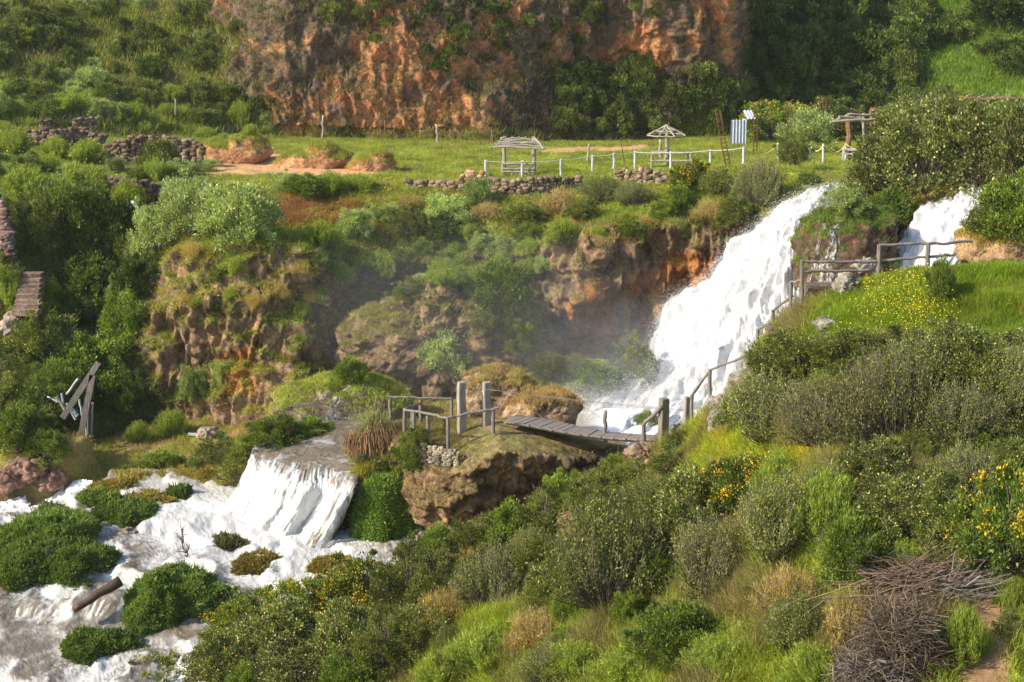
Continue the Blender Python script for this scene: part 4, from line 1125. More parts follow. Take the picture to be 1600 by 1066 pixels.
# -- plateau edge, right
for a in [('yellow', 1212, 222, 115, 62), ('silver', 1262, 238, 80, 70), ('seed', 1300, 220, 120, 66), ('olive', 1240, 262, 44, 52), ('seed', 1410, 215, 110, 56), ('yellow', 1492, 170, 60, 30),
          ('seed', 1440, 205, 110, 62), ('tall', 1580, 232, 130, 78), ('seed', 1520, 225, 110, 55)]:
    plant(*a, zone="behind the rope fence near the pergolas")
for a in [('seed', 1394, 298, 110, 92), ('seed', 1455, 300, 160, 150), ('seed', 1535, 300, 150, 140), ('seed', 1610, 310, 140, 150), ('seed', 1346, 314, 70, 50), ('seed', 1420, 250, 130, 100), ('olive', 1490, 240, 120, 90),
          ('silver', 1320, 332, 62, 42), ('olive', 1560, 372, 95, 92), ('green', 1600, 372, 120, 100), ('twiggy', 1548, 350, 44, 50), ('yellow', 1640, 380, 100, 130)]:
    plant(*a, zone="in the big thicket above the two waterfalls")
# -- lip of the cliff
for a in [('twiggy', 1187, 322, 84, 74), ('olive', 1122, 306, 60, 44), ('yellow', 1078, 306, 74, 56), ('green', 1065, 330, 40, 44), ('twiggy', 940, 316, 74, 44), ('twiggy', 990, 322, 60, 40), ('dry', 875, 338, 76, 46), ('silver', 749, 322, 46, 46),
          ('olive', 910, 345, 60, 36), ('green', 1040, 345, 54, 36), ('silver', 700, 352, 90, 52), ('silver', 555, 374, 62, 50), ('olive', 640, 372, 66, 48), ('dark', 690, 382, 60, 50), ('silver', 600, 350, 60, 36), ('tall', 560, 300, 60, 28),
          ('olive', 1150, 345, 56, 44), ('dry', 1110, 350, 60, 40), ('green', 1265, 290, 34, 22), ('olive', 820, 350, 60, 34), ('tall', 880, 385, 66, 44), ('tall', 730, 380, 60, 30), ('dry', 640, 330, 60, 26), ('dry', 760, 345, 60, 30)]:
    plant(*a, zone="along the rim of the middle cliff")
for a in [('silver', 300, 372, 130, 92), ('silver', 370, 374, 110, 88), ('silver', 245, 402, 90, 84), ('silver', 290, 330, 80, 54), ('green', 480, 312, 70, 40), ('tall', 515, 305, 54, 38), ('silver', 450, 300, 50, 30)]:
    plant(*a, zone="above the left shoulder of the middle cliff")
# -- left side, by the steps
for a in [('green', 120, 402, 130, 122), ('olive', 62, 395, 90, 90), ('dark', 178, 400, 90, 92), ('tall', 40, 322, 90, 60), ('tall', 125, 318, 100, 60), ('green', 85, 340, 90, 50), ('tall', 200, 330, 70, 50),
          ('green', 140, 505, 150, 110), ('green', 205, 545, 120, 90), ('green', 140, 612, 150, 90), ('olive', 70, 560, 100, 80), ('green', 10, 462, 50, 50), ('tall', 74, 500, 40, 34), ('tall', 24, 500, 34, 30), ('tall', 12, 480, 54, 50), ('tall', 78, 470, 36, 36), ('dark', 160, 470, 90, 80),
          ('green', 30, 712, 100, 80), ('green', 60, 660, 80, 70), ('green', 75, 720, 80, 50), ('green', 200, 640, 70, 60), ('olive', 15, 640, 70, 60), ('dark', 215, 470, 60, 70), ('green', 90, 640, 90, 80), ('twiggy', 215, 430, 60, 60)]:
    plant(*a, zone="on the overgrown left bank near the stone steps")
fill(['tall', 'olive', 'green', 'silver', 'tall'], [(480, 392), (850, 372), (865, 470), (720, 440), (560, 480), (500, 470)], 26, (28, 60), "on the ledges in the hollow of the middle cliff", seed=31, hr=(.5, .8))
fill(['tall', 'olive', 'dry'], [(250, 430), (300, 385), (520, 390), (500, 540), (300, 540)], 16, (22, 40), "hanging on the left shoulder of the middle cliff", seed=32, hr=(.5, .8))
fill(['tall', 'olive', 'dry', 'green'], [(860, 350), (1150, 335), (1130, 380), (980, 380), (860, 400)], 10, (22, 44), "hanging on the right part of the middle cliff", seed=33, hr=(.5, .8))
# -- middle, at the foot of the cliff
for a in [('silver', 690, 584, 84, 80), ('green', 782, 482, 90, 76), ('tall', 745, 462, 64, 46), ('olive', 640, 470, 60, 36), ('tall', 700, 446, 56, 30), ('green', 800, 540, 70, 50), ('olive', 760, 520, 60, 40)]:
    plant(*a, zone="on the craggy outcrop below the middle cliff")
for a in [('green', 545, 604, 54, 46), ('olive', 860, 600, 70, 52), ('twiggy', 900, 590, 60, 40), ('green', 935, 614, 90, 46), ('olive', 1000, 640, 80, 110), ('olive', 985, 585, 60, 66), ('green', 1012, 610, 50, 70), ('silver', 300, 625, 44, 54), ('silver', 345, 605, 40, 50)]:
    plant(*a, zone="at the foot of the middle cliff")
for a in [('tall', 268, 684, 70, 46), ('tall', 215, 692, 44, 34), ('olive', 340, 726, 80, 44), ('green', 420, 700, 110, 44), ('green', 480, 694, 90, 40), ('olive', 385, 745, 80, 60), ('green', 250, 742, 90, 36), ('green', 210, 752, 60, 30), ('olive', 440, 690, 60, 50)]:
    plant(*a, zone="on the flat bank above the brown pool")
rush = plant('rush', 592, 745, 100, 105, label="arching rush clump with reddish brown drooping heads beside the platform railing")
for a in [('green', 645, 738, 80, 62), ('green', 615, 760, 70, 60), ('olive', 655, 720, 50, 60)]:
    plant(*a, zone="between the platform and the green mound")
# -- near slope
NB = [('green', 688, 880, 90, 60), ('olive', 745, 880, 110, 76), ('green', 800, 868, 100, 84), ('olive', 850, 850, 90, 90), ('olive', 905, 836, 90, 92), ('green', 880, 800, 90, 66), ('olive', 940, 790, 90, 62), ('olive', 985, 760, 70, 44), ('olive', 655, 905, 90, 70),
      ('green', 960, 745, 40, 40), ('twiggy', 830, 880, 90, 60), ('olive', 1048, 750, 80, 56), ('green', 1012, 690, 34, 50), ('green', 1040, 690, 40, 48), ('olive', 1062, 706, 50, 40), ('olive', 960, 830, 110, 70), ('twiggy', 1010, 800, 100, 60)]
for a in NB: plant(*a, zone="along the top of the near slope below the bridge rock")
for a in [('twiggy', 950, 955, 220, 190), ('olive', 770, 935, 120, 90), ('twiggy', 770, 950, 130, 100), ('olive', 690, 945, 130, 100), ('olive', 860, 920, 130, 90), ('olive', 640, 960, 130, 110), ('green', 1062, 1030, 140, 92),
          ('seed', 1100, 850, 150, 130), ('olive', 1040, 860, 130, 110), ('greytwig', 1110, 930, 190, 130), ]:
    plant(*a, zone="in the middle of the near slope")
for a in [('yellow', 570, 965, 150, 100), ('yellow', 470, 985, 130, 90), ('yellow', 385, 1010, 140, 90), ('seed', 440, 1040, 150, 110), ('seed', 540, 1050, 150, 120), ('seed', 350, 1075, 140, 100), ('olive', 600, 1060, 130, 110), ('seed', 470, 1085, 170, 90),
          ('olive', 660, 1020, 100, 90), ('green', 560, 1090, 130, 80), ('seed', 250, 1085, 110, 70), ('olive', 180, 1080, 90, 60), ('green', 390, 1090, 100, 60)]:
    plant(*a, zone="on the river bank at the bottom of the picture")
for a in [('seed', 20, 1012, 92, 70), ('olive', -10, 1040, 90, 60), ('olive', 105, 1085, 130, 60)]:
    plant(*a, zone="at the bottom left beside the water")
for a in [('twiggy', 1205, 694, 170, 118), ('olive', 1165, 655, 80, 46), ('olive', 1245, 610, 140, 100), ('olive', 1330, 590, 150, 80), ('greytwig', 1300, 700, 190, 120), ('greytwig', 1400, 690, 220, 150), ('twiggy', 1440, 640, 180, 120),
          ('olive', 1530, 620, 160, 110), ('twiggy', 1590, 660, 150, 140), ('seed', 1490, 570, 130, 72), ('seed', 1600, 590, 110, 80), ('twiggy', 1510, 700, 170, 110), ('olive', 1390, 570, 90, 56), ('green', 1470, 470, 50, 66), ('olive', 1105, 610, 46, 36)]:
    plant(*a, zone="on the near slope below the bright meadow")
for a in [('yellow', 1165, 800, 120, 90), ('twiggy', 1215, 880, 170, 150), ('tall', 1290, 850, 120, 120), ('green', 1335, 915, 130, 120), ('seed', 1420, 840, 170, 120), ('olive', 1490, 880, 160, 120), ('yellow', 1580, 900, 170, 190),
          ('seed', 1370, 770, 150, 90), ('twiggy', 1520, 790, 150, 100), ('tall', 1420, 900, 90, 60), ('olive', 1600, 770, 120, 90), ('dry', 1240, 960, 150, 80), ('twiggy', 1250, 1010, 130, 90),
          ('tall', 1120, 1060, 110, 70), ('tall', 1280, 1080, 120, 80), ('tall', 1510, 1040, 90, 110), ('dry', 1330, 1010, 110, 90), ('tall', 900, 1060, 120, 60), ('tall', 760, 1050, 130, 70), ('dry', 840, 1010, 110, 60),
          ('tall', 980, 1070, 120, 60), ('twiggy', 860, 1075, 120, 70), ('tall', 690, 1080, 110, 60)]:
    plant(*a, zone="on the lower part of the near slope")
fill(['olive', 'twiggy', 'green', 'seed', 'tall'], [(1120, 760), (1620, 700), (1620, 1060), (1480, 880), (1100, 1000), (1060, 960)], 14, (50, 95), "on the lower part of the near slope", seed=12)
fill(['olive', 'twiggy', 'green', 'dry'], [(700, 900), (900, 860), (1100, 900), (1060, 1060), (680, 1070)], 16, (50, 90), "in the middle of the near slope", seed=13)
fill(['olive', 'tall', 'green', 'twiggy', 'seed'], [(660, 900), (900, 850), (1050, 780), (1250, 720), (1620, 700), (1620, 1066), (640, 1066)], 40, (30, 62), "among the larger bushes of the near slope", seed=41, hr=(.6, 1.0), minsep=.4)
fill(['tall', 'farolive', 'silver', 'green'], [(-60, 222), (60, 240), (160, 258), (330, 268), (330, 300), (60, 330), (-60, 330)], 34, (30, 62), "on the weedy lower terrace at the left", seed=21, hr=(.5, .8))
fill(['tall', 'farolive'], [(-60, 195), (170, 193), (300, 205), (420, 205), (420, 215), (330, 222), (180, 205), (-60, 215)], 16, (22, 40), "around the upper terrace walls", seed=22, hr=(.4, .6))
fill(['farolive', 'silver', 'green'], [(20, 330), (240, 330), (240, 640), (20, 700)], 18, (40, 80), "on the overgrown left bank near the stone steps", seed=14)

# small yellow blossoms of the meadow patch (uncountable)
def bloom(poly, n, size, hgt, col, jitter=40, seed=0):
    g = np.random.default_rng(seed)
    poly = np.array(poly, float); x0, y0 = poly.min(0); x1, y1 = poly.max(0)
    q = []
    while len(q) < n:
        x, y = g.uniform(x0, x1), g.uniform(y0, y1)
        if inpoly([tuple(a) for a in poly], np.array([x + g.normal(0, jitter)]), np.array([y + g.normal(0, jitter * .5)]))[0]:
            p, _ = hit(x, y); q.append(p)
    q = np.array(q) + np.stack([g.normal(0, .05, n), g.normal(0, .05, n), g.uniform(*hgt, n)], 1)
    a = unit(g.normal(size=(n, 3)) + C_(-.2, -.6, .7)); b = unit(np.cross(a, g.normal(size=(n, 3)))); c = np.cross(a, b)
    s = size * g.uniform(.6, 1.4, (n, 1))
    V = np.stack([q + b * s, q + c * s, q - b * s, q - c * s], 1).reshape(-1, 3)
    F = np.arange(4 * n).reshape(-1, 4)
    F = np.concatenate([F[:, [0, 1, 2]], F[:, [0, 2, 3]]])
    return V, F, np.repeat(C_(*col) * g.uniform(.7, 1.2, (n, 1)), 4, 0)
stuff("meadow_blossoms", [bloom([(1345, 470), (1375, 430), (1430, 412), (1480, 425), (1470, 470), (1400, 520), (1345, 500)], 900, .015, (.15, .5), (.85, .66, .03), seed=1),
                          bloom([(1290, 560), (1380, 470), (1480, 440), (1500, 500), (1400, 560)], 1000, .015, (.15, .5), (.85, .66, .03), seed=2),
                          bloom([(900, 700), (1100, 700), (1250, 780), (1200, 900), (1000, 800)], 260, .024, (.2, .6), (.82, .55, .03), seed=3)], 'flower')
stuff("plateau_blossoms", [bloom([(560, 268), (700, 240), (900, 255), (880, 282), (640, 300)], 260, .035, (.1, .2), (.7, .40, .04), seed=4),
                           bloom([(0, 250), (160, 215), (200, 260), (60, 320)], 200, .04, (.3, .8), (.7, .55, .03), seed=5)], 'flower')

# ------------------------------------------------------------------ green cushions of cress standing in the water
def cushion(px, py, w, h, label, depth=.8, tone=1.15, seed=0, name="cress_mound", leafs=None, col=((.05, .09, .018), (.18, .245, .045)), d=None, lump=.5):
    g = np.random.default_rng(seed + 900)
    p = P(px, py, float(d_at(py, zr(py) - .05))) if d is None else P(px, py, d)
    k = p[1] / FPX
    rx, ry, rz = w * k / 2, w * k / 2 * depth, h * k
    base = np.array([p[0], p[1] + ry * (.8 if d is None else .25), p[2] - .15])
    nu, nv = 90, 40
    th = np.linspace(0, 2 * np.pi, nu, endpoint=False); ph = np.linspace(0, np.pi / 2, nv)
    D = np.stack([np.cos(ph)[:, None] ** .75 * np.cos(th), np.cos(ph)[:, None] ** .75 * np.sin(th), np.sin(ph)[:, None] ** .9 + 0 * th], -1)
    def disp(D):
        q = D * C_(rx, ry, rz)
        sk = .35 * math.sin(seed * 2.3) * rz / max(rx, .1)
        q = q * (1 + .22 * np.sin(3 * np.arctan2(D[..., 1:2], D[..., 0:1]) + seed) * (1 - D[..., 2:3]) + .12 * np.sin(5 * np.arctan2(D[..., 1:2], D[..., 0:1]) + seed * 2) * (1 - D[..., 2:3]))
        return q * (1 + lump * fbm(D * 1.6 + seed, 3, seed)[..., None] + lump * .35 * np.abs(fbm(D * 5 + seed, 2, seed + 1))[..., None])
    V = disp(D)
    idx = np.arange(nu * nv).reshape(nv, nu)
    F = np.stack([idx[:-1], np.roll(idx[:-1], -1, 1), np.roll(idx[1:], -1, 1), idx[1:]], -1).reshape(-1, 4)
    cc = np.tile(C_(*col[0]) * .7, (nu * nv, 1))
    area = 2 * np.pi * ((rx * ry + rx * rz + ry * rz) / 3)
    n = int(leafs or min(60000, area * 2600))
    u = g.random(n) * 2 * np.pi; v = np.arcsin(g.random(n))
    Dl = np.stack([np.cos(v) ** .75 * np.cos(u), np.cos(v) ** .75 * np.sin(u), np.sin(v) ** .9], -1)
    q = disp(Dl) * g.uniform(.97, 1.03, (n, 1))
    nn = unit(Dl / C_(rx, ry, rz))
    out = unit(nn * .8 + C_(0, 0, .5) + g.normal(0, .6, (n, 3)))
    B = unit(np.cross(out, g.normal(size=(n, 3))))
    LV, LF = cards(q, out * g.uniform(.05, .11, (n, 1)) * (1 + 1.6 * (g.random((n, 1)) < .06)), B * g.uniform(.018, .034, (n, 1)))
    lc = mix(C_(*col[0]), C_(*col[1]), np.clip(.55 + fbm(q * 1.3, 3, seed + 2) * .8 + g.normal(0, .25, n), 0, 1)) * tone
    o = thing(name, label, "plant mound", base)
    me = make_mesh("cushion_base", V.reshape(-1, 3), F, M['ground'], cc); link("cushion_base", me, o)
    link("foliage", make_mesh("foliage", LV, LF, M['leaf'], np.repeat(np.clip(lc, .004, 1), 4, 0)), o)
    return o
cushion(600, 862, 122, 132, "big rounded bright green mound at the foot of the platform rock", seed=1, d=50.9, lump=.08, col=((.11, .18, .03), (.32, .46, .08)))
cushion(262, 985, 170, 88, "dark green mound in the river at the foot of the bare sapling", seed=2)
cushion(70, 925, 200, 72, "long green mound at the left edge with a brown rock behind it", seed=3)
cushion(60, 878, 190, 62, "green mound at the left edge, below the white cascade", seed=4)
cushion(190, 828, 110, 36, "low green mound between the left cascade and the river", seed=5)
cushion(278, 784, 44, 24, "small round green mound alone in the flat water", seed=6)
cushion(140, 1040, 120, 48, "low green mound near the bottom left corner", seed=7)
cushion(70, 815, 70, 24, "small green mound right under the left cascade", seed=8)
cushion(150, 800, 80, 30, "green mound hugging the right side of the left cascade", seed=9)
cushion(225, 812, 50, 24, "small green mound at the right end of the left island", seed=10)
cushion(1392, 346, 70, 50, "bright green mound hanging beside the second waterfall", seed=11, d=62.2)
cushion(1350, 375, 90, 50, "bright green cushion on the dark ledge between the waterfalls", seed=12, d=61.5)
cushion(1330, 350, 50, 26, "small green cushion on top of the dark ledge", seed=13, d=62.5)
cushion(1360, 420, 70, 34, "lower green cushion on the dark ledge near the railing", seed=14, d=59.5)
YB = ((.16, .13, .03), (.34, .27, .06))
cushion(225, 798, 90, 24, "flat yellow-brown mossy hummock in the shallow water, upstream of the green mounds", seed=15, col=YB, name="moss_hummock")
cushion(172, 774, 70, 22, "flat yellow-brown mossy hummock at the right foot of the left cascade", seed=23, col=YB, name="moss_hummock")
cushion(300, 752, 110, 12, "low mossy strip along the far edge of the shallow water", seed=24, col=YB, name="moss_hummock")
cushion(205, 752, 70, 12, "short mossy strip at the far edge of the water near the left cascade", seed=25, col=YB, name="moss_hummock")
cushion(300, 838, 60, 12, "thin mossy mat in the rapids upstream of the dark weedy rock", seed=26, col=YB, name="moss_hummock")
cushion(400, 905, 90, 34, "yellow-brown mossy hummock parting the river below the wide cascade", seed=16, col=YB, name="moss_hummock")
cushion(520, 912, 90, 36, "yellow-brown mossy hummock near the green mound and the flowering bushes", seed=17, col=YB, name="moss_hummock")
cushion(545, 868, 60, 14, "thin strip of yellow moss below the big green mound", seed=18, col=((.25, .22, .02), (.45, .38, .04)), name="moss_hummock")
0 and cushion(522, 845, 40, 70, "dark mossy rock wall at the right side of the wide cascade", seed=19, col=((.07, .06, .02), (.20, .17, .04)), name="moss_hummock", d=52.0)
cushion(350, 868, 70, 26, "dark weedy rock in the river with a small sprig on top", seed=20, col=((.05, .05, .025), (.12, .12, .04)), name="moss_hummock")
cushion(320, 960, 70, 40, "brown mossy patch at the right foot of the sapling mound", seed=21, col=YB, name="moss_hummock")
cushion(90, 990, 110, 14, "low brown mat of weeds in the foam near the bottom left", seed=22, col=YB, name="moss_hummock")

# ------------------------------------------------------------------ fences, railings, bridge
def part_mesh(name, V, F, mat, parent):
    return link(name, make_mesh(name, V, F, M[mat]), parent)

def tube_obj(name, pts, r, mat, parent=None, sides=6, cap=True):
    pts = np.array(pts, float)
    V, F = tubes(pts, np.full(len(pts), r), sides, cap=cap)
    return link(name, make_mesh(name, V, F, M[mat], smooth=True), parent)

def sag(a, b, s, n=14):
    t = np.linspace(0, 1, n)[:, None]
    return np.array(a) * (1 - t) + np.array(b) * t - C_(0, 0, 1) * 4 * t * (1 - t) * s

def upright(px, ptop, pbase, px_top=None, d=None):
    b, _ = hit(px, pbase)
    if d is not None: b = P(px, pbase, d)
    t = P(px_top if px_top is not None else px, ptop, b[1])
    return b, t

fence = thing("rope_fence", "rope fence on short white posts along the edge of the plateau", "fence")
FP = [(758.7, 249.8, 279), (815.8, 251, 278), (876.6, 248, 276), (926, 242, 267.8), (959.4, 239, 265), (992, 235.8, 263.7), (1048, 236.7, 265), (1110, 233.4, 258.8), (1162, 229, 260), (1216, 223.7, 251), (1265.6, 225, 252), (1286.5, 224.6, 255), (1321.5, 224, 252)]
tops = []
for x, yt, yb in FP:
    b, t = upright(x, yt, yb)
    V, F = rough_pole(b - C_(0, 0, .2), t, .075, .07, 5, .006)
    part_mesh("post", V, F, 'whitepaint', fence); tops.append(t - C_(0, .08, .06))
for i in range(8): tube_obj("rope", sag(tops[i], tops[i + 1], .05), .018, 'rope', fence)
for i in range(8, 12): tube_obj("rope", sag(tops[i], tops[i + 1], [.5, .45, .35, .45][i - 8]), .035, 'yrope', fence)
tube_obj("rope", sag(tops[12], tops[12] + C_(1.9, 0, -.1), .3), .035, 'yrope', fence)

def pole_thing(name, px, ptop, pbase, r, mat, label, cat, px_top=None, group=None, d=None):
    b, t = upright(px, ptop, pbase, px_top, d)
    V, F = rough_pole(b - C_(0, 0, .2), t, r, r * .8, 7, r * .35, seed=int(px))
    o = link(name, make_mesh(name, V, F, M[mat], smooth=True))
    return tag(o, label, cat, group)
pole_thing("fence_post", 918, 225, 253, .09, 'palewood', "leaning pale post in the grass between the pergola and the ladder-like iron bars", "post", 921)
pole_thing("fence_post", 1031.8, 218, 248, .10, 'palewood', "thick pale post just left of the round umbrella frame", "post")
pole_thing("iron_bar", 978, 225, 258, .03, 'rust', "thin rusty bar leaning in the grass between two white fence posts", "bar", 970.5)
pole_thing("fence_post", 505, 180, 218, .09, 'palewood', "lone pale post standing before the foot of the red cliff", "post")
pole_thing("fence_post", 274, 155, 192, .07, 'palewood', "thin pale post on the far left hillside above the terrace", "post")
pole_thing("bare_sapling", 603, 188, 216, .06, 'brownwood', "slim bare sapling at the foot of the red cliff, farthest left of three", "sapling", 601)
pole_thing("bare_sapling", 686, 194, 224, .10, 'palewood', "pale bare sapling trunk at the foot of the red cliff, thickest of three", "sapling", 681)
pole_thing("bare_sapling", 771, 203, 226, .06, 'brownwood', "slim bare sapling behind the wooden pergola, farthest right of three", "sapling", 768)
pole_thing("stake", 286, 243, 262, .04, 'sheet', "thin pale stake in front of the stone terrace wall", "stake")

def rebar_column(x0, x1, y0, y1, w, label):
    b = hit(x1, y1)[0]; t = P(x0, y0, b[1])
    o = thing("rebar_column", label, "rebar cage", b)
    k = w / 2
    for dx, dy in ((-k, -k), (k, -k), (k, k), (-k, k)):
        off = C_(dx, dy, 0)
        tube_obj("iron_rod", np.linspace(off, t - b + off, 4), .014, 'rust', o, 4)
    Vs = []
    nst = 14
    for i in range(1, nst):
        c = (t - b) * i / nst
        q = np.array([c + C_(-k, -k, 0), c + C_(k, -k, 0), c + C_(k, k, 0), c + C_(-k, k, 0), c + C_(-k, -k, 0)])
        Vs.append(tubes(q, np.full(5, .014), 3))
    V, F = join(Vs); part_mesh("stirrup_rods", V, F, 'rust', o)
rebar_column(1121, 1138, 172, 262, .26, "leaning rusty rebar cage in the grass, widest of four")
rebar_column(1181, 1180, 160, 240, .22, "rusty rebar cage in front of the yellow flowering bush")
rebar_column(1233, 1232, 158, 238, .22, "rusty rebar cage between the yellow flowering bush and the grey bush")
rebar_column(1288, 1287, 155, 222, .22, "rusty rebar cage left of the pole pergola")

# corrugated sheet shelter
b = hit(1152, 226)[0]; k = b[1] / FPX
o = thing("metal_shed", "small shed of pale corrugated sheets beside the yellow flowering bush", "shed", b)
nx = 60
xs_ = np.linspace(-11 * k, 13 * k, nx); zz = np.linspace(-.2, 38 * k, 6)
X_, Z_ = np.meshgrid(xs_, zz); Y_ = .035 * np.sin(X_ / .11 * 2 * np.pi * .5)
X_ = X_ + (Z_ / 5) * -.05
part_mesh("corrugated_wall", np.stack([X_, Y_, Z_], -1), grid_faces(6, nx), 'sheet', o)
X2, Z2 = np.meshgrid(np.linspace(0, 1.6, 30), zz)
part_mesh("corrugated_wall", np.stack([13 * k + .035 * np.sin(X2 * 28), X2, Z2], -1), grid_faces(6, 30), 'sheet', o)
X2, Y2 = np.meshgrid(np.linspace(12 * k, 26 * k, 40), np.linspace(-.25, 1.8, 6))
part_mesh("corrugated_roof", np.stack([X2, Y2, 40 * k + .05 + Y2 * .22 + .03 * np.sin(X2 * 28)], -1), grid_faces(6, 40), 'sheet', o)

# pergola 1: two posts, sloping roof of poles, bench below
b1, t1 = upright(787.7, 217, 273); b2, t2 = upright(834, 218, 274.5, d=b1[1])
o = thing("pergola", "open two-post shelter with a roof of pale poles and a bench, beside the rope fence", "pergola", b1)
q = lambda p: np.array(p) - b1
for b_, t_ in ((b1, t1), (b2, t2)):
    part_mesh("post", *rough_pole(q(b_) - C_(0, 0, .2), q(t_) + C_(0, 0, .1), .13, .11, 6, .02), 'palewood', o)
Vs = []
k = b1[1] / FPX
hw = (t2[0] - t1[0])
for i, f in enumerate(np.linspace(0, 1, 7)):
    a = q(t1) + C_(-.25 - f * .5 + .15 * (i % 2), -f * 1.5, -f * .42 + .05); c = q(t2) + C_(.25 + f * .45 - .12 * (i % 3), -f * 1.5, -f * .42 + .02)
    Vs.append(rough_pole(a, c, .055, .045, 7, .035, seed=i))
for i, f in enumerate(np.linspace(.15, .85, 5)):
    a = q(t1) + C_(-.25 + f * (hw + .5), .0, .1); c = a + C_(-.12, 1.3, -.4)
    Vs.append(rough_pole(a, c, .05, .04, 6, .03, seed=40 + i))
for tt in (t1, t2):
    sgn = -1 if tt is t1 else 1
    Vs.append(rough_pole(q(tt) + C_(0, .1, .12), q(tt) + C_(sgn * .55, -1.55, -.40), .055, .05, 6, .02, seed=77))
part_mesh("pole_roof", *join(Vs), 'palewood', o)
bench = link("bench", make_mesh("bench", *join([rough_pole(q(P(788, yy, b1[1])) + C_(-.1, -.25 - .2 * j, 0), q(P(834, yy + .5, b1[1])) + C_(.0, -.25 - .2 * j, 0), .06, .055, 6, .02, seed=j) for j, yy in enumerate((255.5, 262.5, 266.5))]), M['palewood']), o)
for x_ in (785.5, 800, 813, 827, 835):
    yb = 276 if x_ in (785.5, 835) else 274
    a = q(P(x_, yb, b1[1] - .35)); c = q(P(x_, 258 if x_ in (785.5, 835) else 266, b1[1] - .35))
    part_mesh("leg", *rough_pole(a, c, .09, .085, 5, .01, seed=int(x_)), 'palewood', o)

# umbrella frame 2
bc, tc_ = upright(1042, 196, 257.6)
o = thing("umbrella_frame", "round umbrella-shaped frame of bare poles over a small table", "umbrella frame", bc)
q = lambda p: np.array(p) - bc
part_mesh("post", *rough_pole(C_(0, 0, -.2), q(tc_), .16, .13, 7, .02), 'palewood', o)
k = bc[1] / FPX; R_ = 31 * k; drop = 15 * k
Vs = []
rim = [q(tc_) + C_(math.cos(a) * R_, math.sin(a) * R_, -drop) for a in np.arange(8) * math.pi / 4 + .3]
for i in range(8):
    Vs.append(rough_pole(q(tc_), rim[i], .055, .04, 6, .02, seed=i))
    Vs.append(rough_pole(rim[i], rim[(i + 1) % 8], .045, .045, 5, .02, seed=20 + i))
    m1 = q(tc_) * .45 + rim[i] * .55; m2 = q(tc_) * .45 + rim[(i + 1) % 8] * .55
    Vs.append(rough_pole(m1, m2, .04, .04, 5, .02, seed=40 + i))
part_mesh("pole_roof", *join(Vs), 'palewood', o)
Vs = []
for j in range(5): Vs.append(rough_pole(C_(-.9, -.6 + j * .3, 19 * k), C_(1.5, -.6 + j * .3, 19 * k), .05, .05, 5, .01, seed=j))
part_mesh("tabletop", *join(Vs), 'palewood', o)
part_mesh("bench", *join([rough_pole(C_(-1.0, -1.0 + j * .15, 8 * k), C_(1.4, -1.0 + j * .15, 8 * k), .06, .06, 5, .01, seed=j + 9) for j in range(3)]), 'palewood', o)
for dx, dy in ((-1.0, -.8), (1.3, -.8), (-.8, .5), (1.3, .5)):
    part_mesh("leg", *rough_pole(C_(dx, dy, -.2), C_(dx, dy, 19 * k), .07, .06, 5, .01, seed=int(dx * 10)), 'palewood', o)

# pergola 3 among the bushes
bp = hit(1326, 250)[0]; bp = P(1326, 250, bp[1])
o = thing("pergola", "pole pergola half hidden by the big bushes, right of the rebar cages", "pergola", bp)
q = lambda p: np.array(p) - bp
D0 = bp[1]
part_mesh("post", *rough_pole(C_(0, 0, -.1), q(P(1326, 184, D0)), .17, .15, 6, .02), 'brownwood', o)
part_mesh("post", *rough_pole(q(P(1349.5, 252, D0 + 1.0)), q(P(1349.5, 177, D0 + 1.0)), .10, .09, 6, .02), 'palewood', o)
part_mesh("post", *rough_pole(q(P(1362, 252, D0 + 1.6)), q(P(1362, 171, D0 + 1.6)), .13, .11, 6, .02), 'brownwood', o)
part_mesh("beam", *rough_pole(q(P(1360, 174, D0 + 1.5)), q(P(1392, 174, D0 + 1.5)), .20, .18, 6, .02), 'brownwood', o)
Vs = []
for i, (xa, ya, xb, yb_) in enumerate([(1297, 191.5, 1372, 186), (1311, 183, 1345, 185), (1325, 179, 1372, 181), (1302, 190, 1330, 178), (1322, 193, 1350, 180), (1345, 190, 1372, 183), (1308, 186, 1370, 190)]):
    Vs.append(rough_pole(q(P(xa, ya, D0 - .8 + .3 * i)), q(P(xb, yb_, D0 - .4 + .3 * i)), .07, .06, 6, .03, seed=i))
part_mesh("pole_roof", *join(Vs), 'palewood', o)
part_mesh("bench", *join([box(q(P(1340, 234, D0 - .6)), (1.6, .5, .08)), box(q(P(1318, 245, D0 - .9)), (.12, .12, 1.0)), box(q(P(1328, 240.5, D0 - .9)), (.9, .1, .08))]), 'whitepaint', o)
# pergola 4, far right
dR = hit(1540, 232)[0][1]
bp = P(1500, 232, dR); o = thing("pergola", "long low pole pergola poking out of the bushes at the right edge", "pergola", bp)
q = lambda p: np.array(p) - bp
part_mesh("beam", *rough_pole(q(P(1492, 156, dR)), q(P(1680, 153, dR)), .15, .13, 9, .03), 'brownwood', o)
part_mesh("pole_roof", *join([rough_pole(q(P(x_, 158, dR - .4)), q(P(x_ + 16, 148, dR + 1.6)), .08, .07, 5, .02, seed=x_) for x_ in range(1500, 1680, 22)]), 'palewood', o)
for x_ in (1498, 1545, 1595, 1650): part_mesh("post", *rough_pole(q(P(x_, 225, dR)), q(P(x_, 156, dR)), .13, .12, 6, .02, seed=x_), 'brownwood', o)

